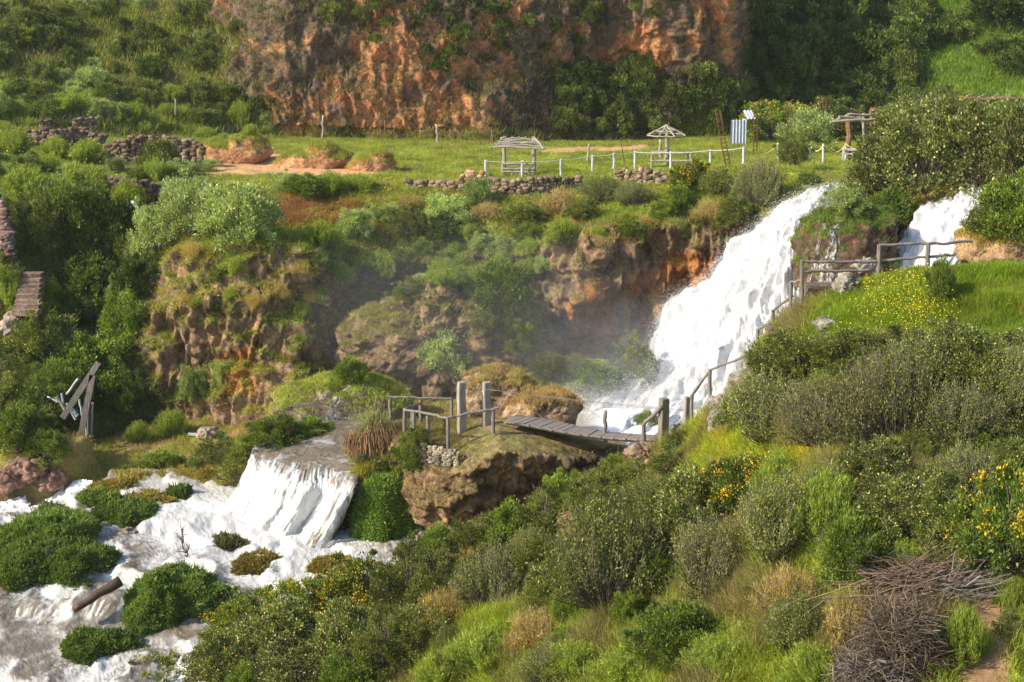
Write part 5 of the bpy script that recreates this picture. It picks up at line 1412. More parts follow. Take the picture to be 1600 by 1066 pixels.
# ---- concrete bridge posts
def square_post(px0, px1, ytop, ybase, d, mat, name, label, cat, rz=.45, wm=None, cap=0):
    k = d / FPX
    w = wm or (px1 - px0) * k / (math.cos(rz) + math.sin(rz))
    b = P((px0 + px1) / 2, ybase, d); t = P((px0 + px1) / 2, ytop, d)
    H_ = t[2] - b[2]
    V, F = box((0, 0, H_ / 2 - .25), (w, w, H_ + .5), rz)
    # a few rings so that it is not a perfect prism
    me = bpy.data.meshes.new(name); import bmesh
    bm = bmesh.new(); vs = [bm.verts.new(v) for v in V]
    for f in F: bm.faces.new([vs[i] for i in f])
    bmesh.ops.bevel(bm, geom=bm.edges[:], offset=.02, segments=2, affect='EDGES')
    bmesh.ops.subdivide_edges(bm, edges=bm.edges[:], cuts=3, use_grid_fill=True)
    for v in bm.verts:
        v.co += v.normal * 0
        j = Vector(v.co) * 3.0
        v.co.x += .012 * math.sin(j.z * 2.1 + px0); v.co.y += .012 * math.sin(j.z * 1.7 + px1)
    bmesh.ops.recalc_face_normals(bm, faces=bm.faces)
    bm.to_mesh(me); bm.free(); me.materials.append(M[mat])
    o = link(name, me, None, b)
    return tag(o, label, cat)
square_post(713.5, 729, 597, 666, 51.4, 'concrete', "bridge_post", "square concrete post on the rock platform, left of the pair holding the bridge cables", "post")
square_post(752.5, 768.5, 597, 655, 51.6, 'concrete', "bridge_post", "square concrete post on the rock platform, right of the pair holding the bridge cables", "post")
square_post(1027, 1045, 622.5, 690, 47.2, 'greywood', "bridge_post", "thick dark post at the right end of the bridge, half hidden by leafy sprigs", "post")
square_post(1066.5, 1077.5, 620, 675, 48.2, 'concrete', "bridge_post", "pale square post against the white water, at the bottom of the railing stairs", "post")

def railing(label, d, posts, rails, mat='greywood', r=.07, rr=.045):
    """posts: (px, ytop, ybase[, d]); rails: lists of (px,py[,d])"""
    ds = np.interp
    p0 = posts[0]; D1 = p0[3] if len(p0) > 3 else d
    org = P(p0[0], p0[2], D1)
    o = thing("railing", label, "railing", org)
    for pp_ in posts:
        D = pp_[3] if len(pp_) > 3 else d
        b = P(pp_[0], pp_[2], D) - C_(0, 0, .25); t = P(pp_[0], pp_[1], D)
        part_mesh("post", *rough_pole(b - org, t - org, r, r * .92, 6, .008, seed=int(pp_[0])), mat, o)
    for rl in rails:
        pts = [P(a[0], a[1], a[2] if len(a) > 2 else d) - org for a in rl]
        Vs = [rough_pole(pts[i], pts[i + 1], rr, rr * .95, 7, .014, seed=i) for i in range(len(pts) - 1)]
        part_mesh("rail", *join(Vs), mat, o)
    return o
railing("dark wooden railing around the front corner of the platform, near the rush clump", 50.5,
        [(632, 640, 664, 51.2), (644, 637, 662, 51.8), (647, 645, 681, 50.8), (668.4, 650, 690, 50.4), (699.8, 654, 703, 49.7), (770.5, 640, 667, 49.9)],
        [[(631, 640, 51.2), (666, 646, 50.4), (700.7, 653.5, 49.7)], [(631.3, 640, 51.2), (657, 630, 53)], [(700.7, 652.5, 49.7), (738, 645, 49.8), (779, 637, 49.9)]], rr=.05)
railing("straight pale handrail at the back of the platform above the yellow-green grass", 53.2,
        [(610, 622, 662), (657, 624, 664), (705.5, 624, 664)], [[(604, 620), (655, 622.5), (706, 623)]])
ST = 46.0
railing("dark wooden handrail stepping down beside the waterfall to the bridge", 45,
        [(1081, 618, 662, 47.8), (1109.5, 577, 626, 46.6), (1184, 514, 552, 44.4), (1208, 484, 524, 43.8), (1235.5, 441, 504, 43.0), (1253, 407, 472, 42.6)],
        [[(1081, 618, 47.8), (1109.5, 579, 46.6)], [(1110, 578, 46.6), (1158, 559, 45.2), (1184, 545, 44.4)], [(1184, 516, 44.4), (1210, 500, 43.8)], [(1189, 537, 44.3), (1213, 521, 43.8)],
         [(1206, 486, 43.8), (1238, 463, 43.0)], [(1235, 442, 43.0), (1253.5, 438, 42.6)]])
railing("two-bar wooden railing in front of the second waterfall, above the yellow flowers", 42.5,
        [(1374, 383, 425, 42.9), (1450, 380, 420, 42.9)],
        [[(1251, 408, 42.6), (1310, 410, 42.7), (1373, 408.5, 42.9)], [(1257, 425, 42.6), (1358, 422, 42.8)], [(1374, 383, 42.9), (1450, 381, 42.9), (1520, 377.5, 43.2)], [(1376, 407, 42.9), (1444, 402, 42.9), (1494, 397, 43.1)]], r=.08)
railing("short handrail at the right end of the bridge, below the thick dark post", 47,
        [(1006, 664, 705, 47.6)], [[(1005, 665, 47.6), (1034, 635, 47.0)]], r=.085, rr=.07)
pole_thing("bridge_stake", 945.5, 642, 683, .085, 'greywood', "single dark stake sticking up at the middle of the bridge against the white water", "stake", 946.5, d=50.3)

# ---- the plank bridge
deckF = [(786, 660, 50.4), (820, 665, 50.1), (860, 673, 49.8), (900, 680, 49.4), (950, 686, 48.9), (1000, 689, 48.3), (1030, 688, 47.9)]
deckB = [(806, 650, 52.2), (848, 655.5, 51.9), (884, 663, 51.6), (918, 670.5, 51.2), (962, 678, 50.7), (1010, 681, 50.1), (1044, 681, 49.6)]
F3 = np.array([P(*a) for a in deckF]); B3 = np.array([P(*a) for a in deckB])
ts = np.linspace(0, 6, 47)
ip = lambda A: np.stack([np.interp(ts, range(7), A[:, j]) for j in range(3)], 1)
Fd, Bd = ip(F3), ip(B3)
for A in (Fd, Bd):
    for _ in range(6): A[1:-1] = (A[:-2] + 2 * A[1:-1] + A[2:]) / 4
org = Fd[0].copy()
o = thing("plank_bridge", "sagging footbridge of cross planks between the platform rock and the near slope", "footbridge", org)
for i in range(46):
    a, b_, c, d_ = Fd[i] * .96 + Fd[i + 1] * .04, Fd[i + 1] * .94 + Fd[i] * .06, Bd[i + 1] * .94 + Bd[i] * .06, Bd[i] * .96 + Bd[i + 1] * .04
    e1, e2 = rng.normal(0, .03), rng.normal(0, .03); dz = rng.normal(0, .008)
    out = unit(a - d_); a = a + out * e1; b_ = b_ + out * e1; c = c - out * e2; d_ = d_ - out * e2
    T = C_(0, 0, .05 + dz)
    V = np.array([a, b_, c, d_, a + T, b_ + T, c + T, d_ + T]) - org
    F = np.array([[0, 3, 2, 1], [4, 5, 6, 7], [0, 1, 5, 4], [1, 2, 6, 5], [2, 3, 7, 6], [3, 0, 4, 7]])
    part_mesh("plank", V, F, 'plank', o)
for f in (.08, .5, .92):
    pts = (Fd * (1 - f) + Bd * f) - org - C_(0, 0, .045)
    tube_obj("bearer_cable", pts, .04, 'greywood', o, 6)
for (pa, da, dx) in (((753, 607), 51.6, 0), ((715, 603), 51.4, .0)):
    a = P(*pa, da); b_ = P(1036, 640, 47.2) if da > 51.5 else P(1070, 641, 48.2)
    tg = link("bridge_cable", make_mesh("bridge_cable", *tubes(sag(a, b_, .04, 20), np.full(20, .008), 5), M['greywood']))
    tag(tg, "thin cable strung from the %s concrete post over the bridge" % ("right" if da > 51.5 else "left"), "cable")
    a2 = a - C_(0, 0, .08); 

# ---- steps beside the railing
def stone_block(name, px, py, d, size, label, cat, rz=0, col=(.26, .2, .15)):
    c = P(px, py, d)
    V, F = box((0, 0, 0), size, rz)
    import bmesh
    bm = bmesh.new(); vs = [bm.verts.new(v) for v in V]
    for f in F: bm.faces.new([vs[i] for i in f])
    bmesh.ops.bevel(bm, geom=bm.edges[:], offset=.05, segments=2, affect='EDGES')
    bmesh.ops.subdivide_edges(bm, edges=bm.edges[:], cuts=5, use_grid_fill=True)
    bmesh.ops.triangulate(bm, faces=bm.faces[:])
    me = bpy.data.meshes.new(name); bm.to_mesh(me); bm.free()
    A = np.empty(len(me.vertices) * 3, np.float32); me.vertices.foreach_get("co", A); A = A.reshape(-1, 3)
    w = A + c
    A2 = A + unit(A) * (fbm(w * 2.2, 4, 7) * .10)[:, None]
    F2 = np.array([list(p.vertices) for p in me.polygons])
    bpy.data.meshes.remove(me)
    cc = mix(C_(*col), C_(*col) * .5, sstep(-.1, .3, fbm(w * 1.7, 4, 8)))
    me = make_mesh(name, A2, F2, M['rock'], cc)
    o = link(name, me, None, c)
    return tag(o, label, cat)
stone_block("stone_step", 1296, 458, 43.3, (1.5, .9, .55), "long mossy stone step below the railing in front of the thin trickle", "step")
stone_block("stone_step", 1250, 497, 43.0, (.8, .9, .5), "brown stone step behind the two tallest railing posts", "step")
stone_block("stone_step", 1232, 517, 42.6, (1.3, .9, .3), "flat stone step at the foot of the stepped railing", "step")
def small_rock(px, py, w, h, label, col, seed, d=None, cat="rock"):
    if px < 330 and py > 780: d = float(d_at(py, zr(py)))
    if d is None: d = hit(px, py)[0][1]
    k = d / FPX
    V, F = rock_body([(px + w / 2 * math.cos(a), py - h * .38 + h / 2 * math.sin(a)) for a in np.arange(10) * math.pi / 5], d, w * k * .9, (36, 50), (.35 * w * k, .30 * w * k, .05), seed, 2.0 / (w * k))
    c = mix(C_(*col), C_(*col) * .55, sstep(-.1, .4, fbm(V * 2.5, 3, seed)))
    o = link("rock", make_mesh("rock", V.reshape(-1, 3), F, M['rock'], c.reshape(-1, 3), smooth=True))
    return tag(o, label, cat)
for i, (x, y, w, h, lb) in enumerate([(1128, 668, 44, 32, "pale rock at the foot of the middle railing post, above yellow moss"), (1152, 650, 40, 26, "pale rock right of the middle railing post, beside the twiggy bush"), (1122, 640, 34, 22, "small pale rock touching the base of the middle railing post"),
                                      (1165, 606, 46, 34, "pale rock between the railing and the twiggy bush, higher up the slope"), (1185, 585, 36, 28, "pale rock under the long sloping handrail"), (1352, 424, 40, 22, "pale grey rock in front of the railing beside the yellow flowers"), (1322, 458, 34, 34, "pale straw-coloured rock at the right end of the long stone step"), (1290, 512, 44, 18, "grey rock under the steps, partly in the weeds"), (1000, 718, 44, 28, "orange-brown rock at the foot of the short handrail"), (982, 728, 40, 34, "wet grey rock in the gap under the right end of the bridge")]):
    small_rock(x, y, w, h, lb, (.36, .32, .26) if i < 8 else (.34, .24, .16), 300 + i)
for i, (x, y, w, h, lb) in enumerate([(10, 762, 60, 34, "reddish boulder at the very left edge above the white chute"), (50, 748, 46, 30, "reddish boulder beside the one at the left edge, upper of the heap"), (84, 760, 46, 30, "grey-brown boulder at the right end of the reddish heap"),
                                      (30, 738, 44, 24, "rusty brown boulder on top of the reddish heap"), (275, 752, 36, 14, "flat pinkish rock at the far edge of the shallow water"), (200, 836, 30, 10, "small pinkish rock between two green mounds"),
                                      (325, 684, 34, 16, "grey stone lying across the white board"), (20, 525, 34, 44, "pale block of rock at the left edge below the stone steps"), (70, 872, 60, 30, "brown and white rock behind the long green mound"), (210, 995, 44, 12, "pale rock awash below the sapling mound")]):
    small_rock(x, y, w, h, lb, (.34, .20, .14) if i < 4 else (.40, .31, .24), 330 + i)

# ---- dry stone walls of the terraces
def stone_wall(path, hpx, size, label, col=((.16, .10, .07), (.32, .22, .16)), seed=0, thick=.5, off=0):
    """path: (px, py of the wall top) ; stones stacked down hpx pixels"""
    g = np.random.default_rng(seed)
    top = []
    path = np.array(path, float)
    L = np.concatenate([[0], np.cumsum(np.hypot(*np.diff(path, axis=0).T))])
    org = None
    Vs, Cs = [], []
    # icosphere-like stone: 8x6 lat-long
    nu, nv = 9, 6
    th = np.linspace(0, 2 * np.pi, nu, endpoint=False); ph = np.linspace(-np.pi / 2, np.pi / 2, nv)
    S = np.stack([np.cos(ph)[:, None] * np.cos(th), np.cos(ph)[:, None] * np.sin(th), np.sin(ph)[:, None] + 0 * th], -1)
    S = np.sign(S) * np.abs(S) ** .6
    idx = np.arange(nu * nv).reshape(nv, nu)
    F0 = np.stack([idx[:-1], np.roll(idx[:-1], -1, 1), np.roll(idx[1:], -1, 1), idx[1:]], -1).reshape(-1, 4)
    n = 0; Fs = []
    s = 0.0
    # distance of the wall: ground at its foot
    while s < L[-1]:
        x = np.interp(s, L, path[:, 0]); y = np.interp(s, L, path[:, 1]); hh = np.interp(s, L, np.broadcast_to(hpx, L.shape).astype(float))
        f, _ = hit(x, y + hh); D = f[1] - .15 + off; k = D / FPX
        tp = P(x, y, D)
        if org is None: org = P(x, y + hh, D)
        z = f[2] - .15; xj = g.normal(0, size * .2)
        w = size * g.uniform(.8, 1.5)
        while z < tp[2]:
            sh = size * g.uniform(.5, .85)
            c = C_(tp[0] + g.normal(0, size * .25), D + g.normal(0, size * .15) + (tp[2] - z) * -.1, z + sh / 2)
            V = S * C_(w * .58, size * .6, sh * .58) * (1 + .18 * fbm(S * 1.3 + g.random() * 90, 2, 5))[..., None]
            a = g.normal(0, .15); ca, sa = math.cos(a), math.sin(a)
            V = np.stack([V[..., 0] * ca - V[..., 2] * sa, V[..., 1], V[..., 0] * sa + V[..., 2] * ca], -1)
            Vs.append((V + c).reshape(-1, 3)); Fs.append(F0 + n); n += nu * nv
            Cs.append(np.tile(mix(C_(*col[0]), C_(*col[1]), g.random()) * g.uniform(.7, 1.2), (nu * nv, 1)))
            z += sh * .92
        s += w / k * .9
    V = np.concatenate(Vs) - org
    o = link("dry_stone_wall", make_mesh("dry_stone_wall", V, np.concatenate(Fs), M['rock'], np.concatenate(Cs), smooth=True), None, org)
    return tag(o, label, "stone wall")
stone_wall([(172, 226), (200, 216), (240, 212), (290, 220), (318, 228)], [22, 34, 42, 40, 34], .30, "curved dry stone wall left of the bare orange soil bank, largest of the terrace walls", seed=1)
stone_wall([(40, 208), (80, 204), (130, 202), (165, 214)], [18, 26, 26, 18], .30, "long low dry stone wall of the upper terrace at the left, under the hillside bushes", seed=2)
stone_wall([(66, 190), (84, 188)], [14, 14], .3, "short stub of stone wall at the upper left, left of the taller stub", seed=3)
stone_wall([(116, 186), (150, 186)], [16, 18], .32, "short taller stub of stone wall above the long upper terrace wall", seed=4)
stone_wall([(60, 286), (120, 284), (170, 281), (210, 284), (250, 290)], [14, 20, 34, 38, 24], .32, "dark dry stone wall of the lower terrace behind the silvery bushes", col=((.16, .10, .08), (.30, .20, .15)), seed=5)
stone_wall([(-10, 296), (8, 330), (20, 372)], [60, 60, 26], .26, "reddish stone wall at the very left edge above the stone steps", col=((.16, .09, .075), (.34, .25, .22)), seed=6, off=-.2)
stone_wall([(640, 284), (700, 284), (740, 282), (800, 284), (860, 280), (910, 275)], [8, 10, 12, 20, 22, 12], .30, "low dry stone wall below the pergola and the white fence posts", col=((.20, .14, .09), (.40, .29, .20)), seed=7, off=-.1)
stone_wall([(966, 268), (1000, 266), (1040, 270)], [14, 22, 16], .32, "short stretch of pale tumbled stone wall under the round umbrella frame", col=((.24, .17, .10), (.44, .33, .22)), seed=8, off=-.1)
stone_wall([(728, 272), (752, 268)], [8, 12], .34, "small heap of orange stones beside the leftmost white fence post", col=((.50, .25, .13), (.62, .36, .22)), seed=9)
stone_wall([(660, 694), (700, 704), (716, 707)], [16, 14, 10], .13, "rough mortared stone edging under the corner of the platform railing", col=((.30, .25, .18), (.46, .38, .28)), seed=10, off=-.2)

# ---- stone steps on the left
o = thing("stone_stairs", "flight of narrow stone steps on the overgrown left bank", "stairs", P(44, 490, 66))
for i in range(8):
    y = 428 + i * 8.2; w = 30 + i * 1.6; x = 48 - i * 1.2
    Dd = 67.4 - i * .42
    c = P(x, y, Dd) - P(44, 490, 66)
    V, F = box(c + C_(0, .3, -.12), (w * Dd / FPX, .75, .26), rng.normal(0, .03), jit=.015)
    me = make_mesh("step", V, F, M['rock'], np.tile(C_(.27, .19, .14) * rng.uniform(.8, 1.2), (8, 1))); link("step", me, o)

# ---- wreck of boards and pipes on the left
def stick(x0, y0, x1, y1, w, mat, d, flat=False, dd=.0):
    a, b_ = P(x0, y0, d + dd), P(x1, y1, d)
    if flat:
        ax = unit(b_ - a); sd = unit(np.cross(ax, C_(0, 1, 0))); up_ = np.cross(ax, sd)
        V = []
        for e in (a, b_):
            for s1_, s2_ in ((-1, -1), (1, -1), (1, 1), (-1, 1)): V.append(e + sd * w * s1_ + up_ * .05 * s2_)
        return np.array(V), np.array([[0, 1, 2, 3], [7, 6, 5, 4], [0, 4, 5, 1], [1, 5, 6, 2], [2, 6, 7, 3], [3, 7, 4, 0]])
    return rough_pole(a, b_, w, w, 5, .01)
dW = 60.2
for lb, a in (("long grey beam leaning over the broken boards, the more slanted of two", (154, 566, 97.5, 653)), ("long grey beam leaning over the broken boards, the steeper of two", (145, 586, 125.7, 683))):
    tag(link("wooden_beam", make_mesh("wooden_beam", *stick(*a, .13, 'greywood', dW, True), M['greywood'])), lb, "beam")
for i, (a, mt, w, lb) in enumerate([((122, 592, 104, 616), 'whitepaint', .05, "thin white stick pointing up left of the grey beams"), ((88, 620, 103, 642), 'palewood', .08, "thick pale broken board under the slanted grey beam"), ((104, 630, 118, 656), 'whitepaint', .05, "white stick crossing low under the slanted grey beam"),
                                    ((124, 624, 129, 652), 'whitepaint', .05, "upright white stick left of the steeper grey beam"), ((139, 630, 138, 678), 'greywood', .05, "thin grey stick right of the steeper grey beam"), ((145, 629, 142, 683), 'palewood', .06, "pale upright stick farthest right in the broken pile"),
                                    ((134, 668, 136, 686), 'whitepaint', .05, "short white stick at the foot of the steeper grey beam"), ((99, 667, 116, 686), 'brownwood', .09, "brown board lying at the foot of the broken pile"), ((82, 680, 87, 675), 'whitepaint', .06, "tiny white scrap left of the broken pile"),
                                    ((74, 620, 90, 628), 'whitepaint', .04, "short white lath at the left end of the broken pile"), ((96, 615, 100, 640), 'sheet', .05, "short bluish lath standing in the broken pile"), ((112, 640, 121, 650), 'sheet', .10, "small blue-white plastic piece in the broken pile"), ((75, 625, 78, 642), 'rust', .06, "short reddish stick at the left end of the broken pile")]):
    tag(link("broken_board", make_mesh("broken_board", *stick(*a, w, mt, dW + .3 + .05 * i), M[mt])), lb, "board", "broken boards and sticks on the left bank")
dq = hit(330, 681)[0][1]
tag(link("white_board", make_mesh("white_board", *stick(294, 678.5, 366, 681, .05, 'whitepaint', dq - .15, True), M['whitepaint'])), "long thin white board lying on the flat bank under a grey stone", "board")
dq = hit(214, 330)[0][1]
tag(link("white_pipe", make_mesh("white_pipe", *rough_pole(P(207, 315, dq - 1.0), P(222, 336, dq - 1.6), .09, .09, 4, .0), M['whitepaint'], smooth=True)), "white pipe sticking out of the bushes below the lower terrace wall", "pipe")

# ---- river log and sapling
a, b_ = P(116, 952, float(d_at(952, zr(952) + .35))), P(190, 911, float(d_at(911, zr(911) + .55)))
V, F = rough_pole(a + C_(0, -.1, .0), b_ + C_(0, -.1, .12), .10, .19, 9, .022, 10)
tag(link("log", make_mesh("log", V, F, M['log'], smooth=True)), "dark wet log lodged in the white rapids", "log")
def branchy(base, tip, r, n, name, label, cat, mat='twig', seed=0, spread=.5, col=(.12, .09, .07)):
    g = np.random.default_rng(seed)
    base = np.array(base); tip = np.array(tip); L = np.linalg.norm(tip - base)
    t = np.linspace(0, 1, 8)[:, None]
    main = base + (tip - base) * t + g.normal(0, .03 * L, (8, 3)) * t * (1 - t) * 3
    Vs = [tubes(main, np.linspace(r, r * .25, 8), 5)]
    for i in range(n):
        s = g.uniform(.3, .95); q0 = base + (tip - base) * s
        q0 = np.array([np.interp(s, t[:, 0], main[:, j]) for j in range(3)])
        dr = unit(unit(tip - base) * .8 + g.normal(0, spread, 3)); ln = L * g.uniform(.2, .5) * (1.1 - s * .5)
        tt = np.linspace(0, 1, 5)[:, None]
        Vs.append(tubes(q0 + dr * ln * tt + g.normal(0, .02 * L, (5, 3)) * tt, np.linspace(r * .4, r * .1, 5), 3))
    V, F = join(Vs)
    V = V - base
    o = link(name, make_mesh(name, V, F, M[mat], np.tile(C_(*col), (len(V), 1))), None, base)
    return tag(o, label, cat)
dS = 49.0
branchy(P(292, 898, dS), P(282, 822, dS), .05, 26, "bare_sapling", "bare dark sapling rising from the green mound in the river", "sapling", seed=3)
dS = hit(372, 700)[0][1]
branchy(P(375, 765, 55.2), P(338, 742, 55.0), .05, 16, "dead_branch", "dead branch overhanging the left end of the wide cascade", "branch", seed=5)

# ---- hoses, dark sticks, brush on the near slope
def near_pts(L, lift=.12):
    out = []
    for x, y in L:
        p = hit(x, y)[0]; out.append(p + C_(0, -.15, lift))
    A = np.array(out)
    ts_ = np.linspace(0, len(A) - 1, 24)
    A = np.stack([np.interp(ts_, range(len(A)), A[:, j]) for j in range(3)], 1)
    for _ in range(4): A[1:-1] = (A[:-2] + 2 * A[1:-1] + A[2:]) / 4
    return A
for L_, lb in (([(1138, 680), (1128, 705), (1124, 735), (1118, 765)], "green hose hanging down the mossy bank, longest of three strands"), ([(1160, 682), (1161, 705), (1156, 730), (1148, 752)], "green hose hanging down the mossy bank, right strand under the twiggy bush"),
               ([(1122, 714), (1108, 730), (1090, 752), (1086, 760)], "green hose looping to the left across the mossy bank")):
    tag(link("hose", make_mesh("hose", *tubes(near_pts(L_), np.full(24, .03), 6), M['hose'], smooth=True)), lb, "hose")
for L_, lb, r in (([(808, 982), (830, 966), (856, 946)], "dark branch lying in the grass in the middle of the near slope", .035), ([(826, 905), (850, 880), (866, 862)], "thin dark branch in the weeds above the grass clearing", .022), ([(706, 1066), (722, 1040)], "short dark stick in the weeds at the bottom", .03)):
    tag(link("dark_branch", make_mesh("dark_branch", *tubes(near_pts(L_, .3), np.linspace(r, r * .5, 24), 5), M['log'], smooth=True)), lb, "branch")

def brush(px, py, w, h, n, label, col, seed, horiz=False, L=(.3, 1.0), r=.007, name="brush_pile"):
    g = np.random.default_rng(seed)
    p = hit(px, py)[0]; k = p[1] / FPX
    c = np.stack([g.normal(0, w * k * .21, n), g.normal(0, w * k * .16, n), g.uniform(0, 1, n) ** .8 * h * k], 1)
    c[:, 2] *= np.clip(1.15 - (np.abs(c[:, 0]) / (w * k * .55)) ** 2, .15, 1)
    dr = unit(g.normal(size=(n, 3)) * (C_(1, .5, .35) if not horiz else C_(.40, .35, .16)) + (C_(1, .2, .20) if horiz else C_(0, 0, -.2)))
    ln = g.uniform(*L, n)[:, None, None]
    t = np.linspace(-.5, .5, 6)[None, :, None]
    bend = g.normal(0, .28, (n, 1, 3)) * (t ** 2) * ln * 2
    line = c[:, None] + dr[:, None] * t * ln + bend + g.normal(0, .012, (n, 6, 3))
    rr_ = r * g.uniform(.5, 1.6, (n, 1)) * np.linspace(1.2, .5, 6)
    rr_ = rr_ * np.where(g.random((n, 1)) < .04, 2.8, 1.0)
    V, F = tubes(line, rr_, 3)
    cc = mix(C_(*col), C_(*col) * 2.0, g.random(n) ** 2) * g.uniform(.6, 1.2, (n, 1))
    o = link(name, make_mesh(name, V, F, M['twig'], np.repeat(cc, 18, 0)), None, p)
    return tag(o, label, "brush pile")
brush(1405, 1050, 150, 110, 2600, "tangled heap of dead grey-brown twigs near the bottom right corner", (.10, .075, .052), 1)
brush(1370, 1075, 130, 60, 1300, "paler twig heap spilling below the big brush heap at the bottom", (.12, .10, .085), 2)
brush(1440, 925, 200, 50, 260, "long bundle of cut branches lying over the brush heap", (.13, .09, .065), 3, horiz=True, L=(1.0, 2.4), r=.009)
brush(1505, 925, 120, 28, 130, "pale ends of cut branches beside the yellow flowering bush", (.13, .115, .10), 4, horiz=True, L=(.8, 1.6), r=.010)
brush(905, 840, 70, 50, 260, "small patch of reddish dead twigs among the bushes below the bridge rock", (.30, .19, .12), 5, L=(.3, .8))
brush(500, 640, 80, 16, 120, "thin dead twigs on top of the stepped cascade ledge", (.20, .15, .12), 6, L=(.6, 1.4))

# rush clump heads
rp = Vector(rush.location)
g = np.random.default_rng(5)
n = 900
az = g.random(n) * 6.283; rr_ = np.sqrt(g.random(n)) * 1.1
p0 = np.stack([np.cos(az) * rr_, np.sin(az) * rr_, 2.15 - rr_ * .55 + g.normal(0, .16, n)], 1)
t = np.linspace(0, 1, 5)[None, :, None]
line = p0[:, None] + np.stack([np.cos(az), np.sin(az), 0 * az], 1)[:, None] * .12 * t - C_(0, 0, 1) * t * g.uniform(.25, .7, (n, 1, 1))
V, F = tubes(line, np.full((n, 5), .014), 3)
hd = link("seed_heads", make_mesh("seed_heads", V, F, M['twig'], np.repeat(C_(.20, .11, .06) * g.uniform(.5, 1.5, (n, 1)), 15, 0)), rush)
hd.matrix_parent_inverse = Matrix.Scale(1, 4)
hd.scale = (1 / rush.scale[0], 1 / rush.scale[0], 1 / rush.scale[2])
# red-brown patch of dry grass
rg_mask = soft([(408, 322), (430, 308), (490, 312), (560, 320), (545, 345), (430, 352)], GC, fbm(GC, 2, 9) * 10, fbm(GC + 9, 2, 9) * 6, 3)
stuff("rust_coloured_grass", [scatter(GC, np.broadcast_to(C_(.30, .15, .06), cC.shape), rg_mask * sstep(-.2, .3, fbm(GC * .9, 3, 99)), 1100, .36, .010, per=6, two=True, tone=1)])

# ------------------------------------------------------------------ labels of the plants: each one singled out
ORD = ["first", "second", "third", "fourth", "fifth", "sixth", "seventh", "eighth", "ninth", "tenth", "eleventh", "twelfth", "thirteenth", "fourteenth", "fifteenth", "sixteenth", "seventeenth", "eighteenth", "nineteenth", "twentieth"]
byk = {}
for q in PLANTS:
    byk.setdefault((q['k'], q['zone']), []).append(q)
for (k, z), L_ in byk.items():
    look, cat = LOOK[k]
    L_.sort(key=lambda q: q['px'])
    ws = sorted(L_, key=lambda q: -q['w'])
    for i, q in enumerate(L_):
        if q['label']: lab = q['label']
        elif len(L_) == 1: lab = "%s %s" % (look, z)
        else:
            n_ = len(L_)
            if i < (n_ + 1) // 2: pos = "leftmost" if i == 0 else "%s from left" % (ORD[i] if i < 20 else str(i + 1) + "th")
            else:
                j = n_ - 1 - i; pos = "rightmost" if j == 0 else "%s from right" % (ORD[j] if j < 20 else str(j + 1) + "th")
            lab = "%s %s, %s" % (look, z, pos)
        w = lab.split()
        if len(w) > 16:
            lab = lab.replace(" of upright bright green stems", " of green stems").replace("on the overgrown left bank near the stone steps", "on the overgrown bank near the stone steps")
            lab = lab.replace(" with fine leaves", "").replace(" with sparse leaves on brown stems", "").replace(" dotted with pale seed heads", " with pale heads").replace(" full of yellow-orange flowers", " in yellow flower").replace("of upright bright green stems", "of bright green stems")
        tag(q['o'], lab, cat)
        lab = q['o']["label"]
        if len(lab.split()) > 16:
            lab = lab.replace(" the ", " "); q['o']["label"] = lab
        if len(L_) > 2: q['o']["group"] = ("%s %s" % ({'bush': 'bushes', 'plant': 'tall plants', 'tussock': 'tussocks', 'flowering bush': 'flowering bushes'}[cat], z))

# ------------------------------------------------------------------ mist drifting from the fall


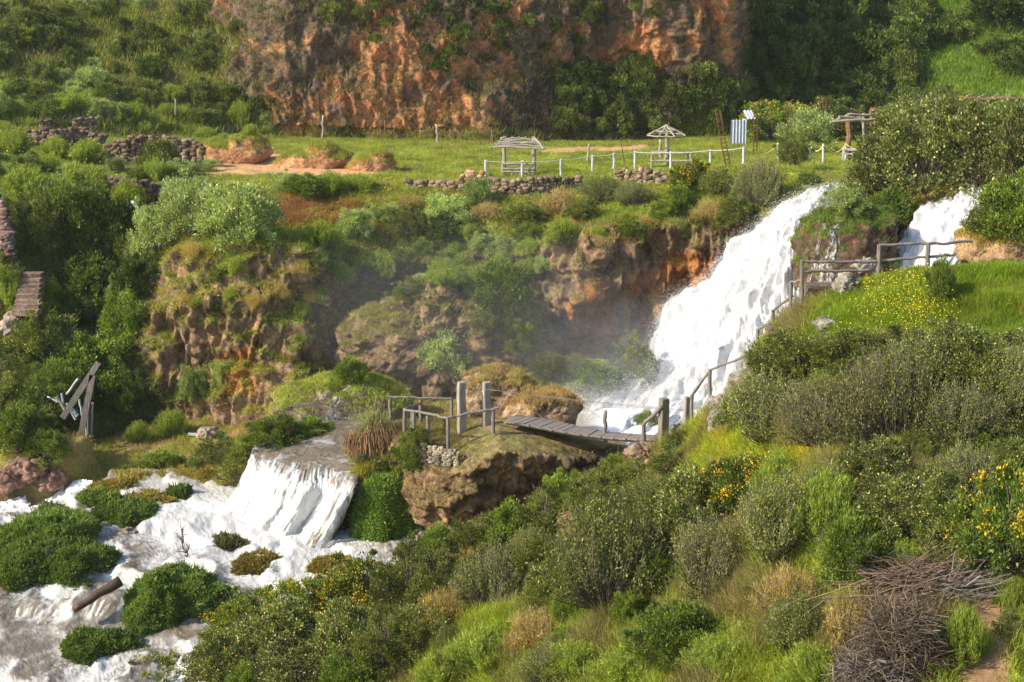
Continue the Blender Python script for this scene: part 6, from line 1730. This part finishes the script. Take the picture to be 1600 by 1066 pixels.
def mist(px, py, d, rx, ry, rz, dens):
    mm_ = bpy.data.materials.new("drifting_mist"); mm_.use_nodes = True
    nt = mm_.node_tree; nt.nodes.remove(nt.nodes["Principled BSDF"])
    pv = nt.nodes.new("ShaderNodeVolumePrincipled"); pv.inputs["Density"].default_value = dens
    pv.inputs["Color"].default_value = (.95, .96, 1, 1); pv.inputs["Anisotropy"].default_value = .2
    nt.links.new(pv.outputs[0], nt.nodes["Material Output"].inputs["Volume"])
    th = np.linspace(0, 2 * np.pi, 40, endpoint=False); ph = np.linspace(-np.pi / 2 + .01, np.pi / 2 - .01, 20)
    D = np.stack([np.cos(ph)[:, None] * np.cos(th), np.cos(ph)[:, None] * np.sin(th), np.sin(ph)[:, None] + 0 * th], -1)
    V = D * C_(rx, ry, rz) * (1 + .15 * fbm(D * 1.5 + px, 2, 4))[..., None]
    idx = np.arange(800).reshape(20, 40)
    F = np.stack([idx[:-1], np.roll(idx[:-1], -1, 1), np.roll(idx[1:], -1, 1), idx[1:]], -1).reshape(-1, 4)
    V = np.concatenate([V.reshape(-1, 3), [V[0].mean(0), V[-1].mean(0)]])
    me = make_mesh("mist", V, F, mm_)
    import bmesh
    bm = bmesh.new(); bm.from_mesh(me); bmesh.ops.holes_fill(bm, edges=bm.edges[:], sides=60); bmesh.ops.recalc_face_normals(bm, faces=bm.faces[:]); bm.to_mesh(me); bm.free()
    o = link("mist", me, None, P(px, py, d)); o["kind"] = "stuff"
for mx_, my_, md_, a_, b_, c_, dn in ((800, 520, 62, 9.5, 4.5, 4.6, .006), (820, 560, 61, 7.0, 4, 3.4, .007), (700, 470, 63, 7.5, 3.5, 4.2, .006), (640, 500, 62, 5.0, 3.0, 3.0, .006), (860, 540, 61.5, 5.0, 3.0, 3.4, .008),
                                     (950, 590, 60.5, 4.6, 3.0, 2.8, .018), (960, 620, 59.5, 3.0, 2.4, 1.9, .035), (930, 640, 58.5, 2.4, 1.8, 1.4, .06), (1010, 560, 62, 2.6, 2, 3.0, .02)):
    mist(mx_, my_, md_, a_, b_, c_, dn * .7)


# ------------------------------------------------------------------ thin haze box round the valley, added to lift the shadows
hz = bpy.data.materials.new("shadow_lift_haze"); hz.use_nodes = True
nt = hz.node_tree; nt.nodes.remove(nt.nodes["Principled BSDF"])
pv = nt.nodes.new("ShaderNodeVolumePrincipled"); pv.inputs["Density"].default_value = .00016
pv.inputs["Color"].default_value = (.95, .96, 1, 1); pv.inputs["Anisotropy"].default_value = .3
nt.links.new(pv.outputs[0], nt.nodes["Material Output"].inputs["Volume"])
lo = np.array([1e9] * 3); hi = -lo
for G_ in (GA, GB, GC, GD, GE, GG, GR):
    lo = np.minimum(lo, G_.reshape(-1, 3).min(0)); hi = np.maximum(hi, G_.reshape(-1, 3).max(0))
lo = lo - 2; hi = hi + 4; lo[1] = min(lo[1], -6); hi[2] = max(hi[2], CAMZ + 4)
V, F = box((lo + hi) / 2, hi - lo)
me = make_mesh("haze", V, F, hz)
import bmesh
bm = bmesh.new(); bm.from_mesh(me); bmesh.ops.recalc_face_normals(bm, faces=bm.faces[:]); bm.to_mesh(me); bm.free()
ho = link("haze", me); ho["kind"] = "stuff"
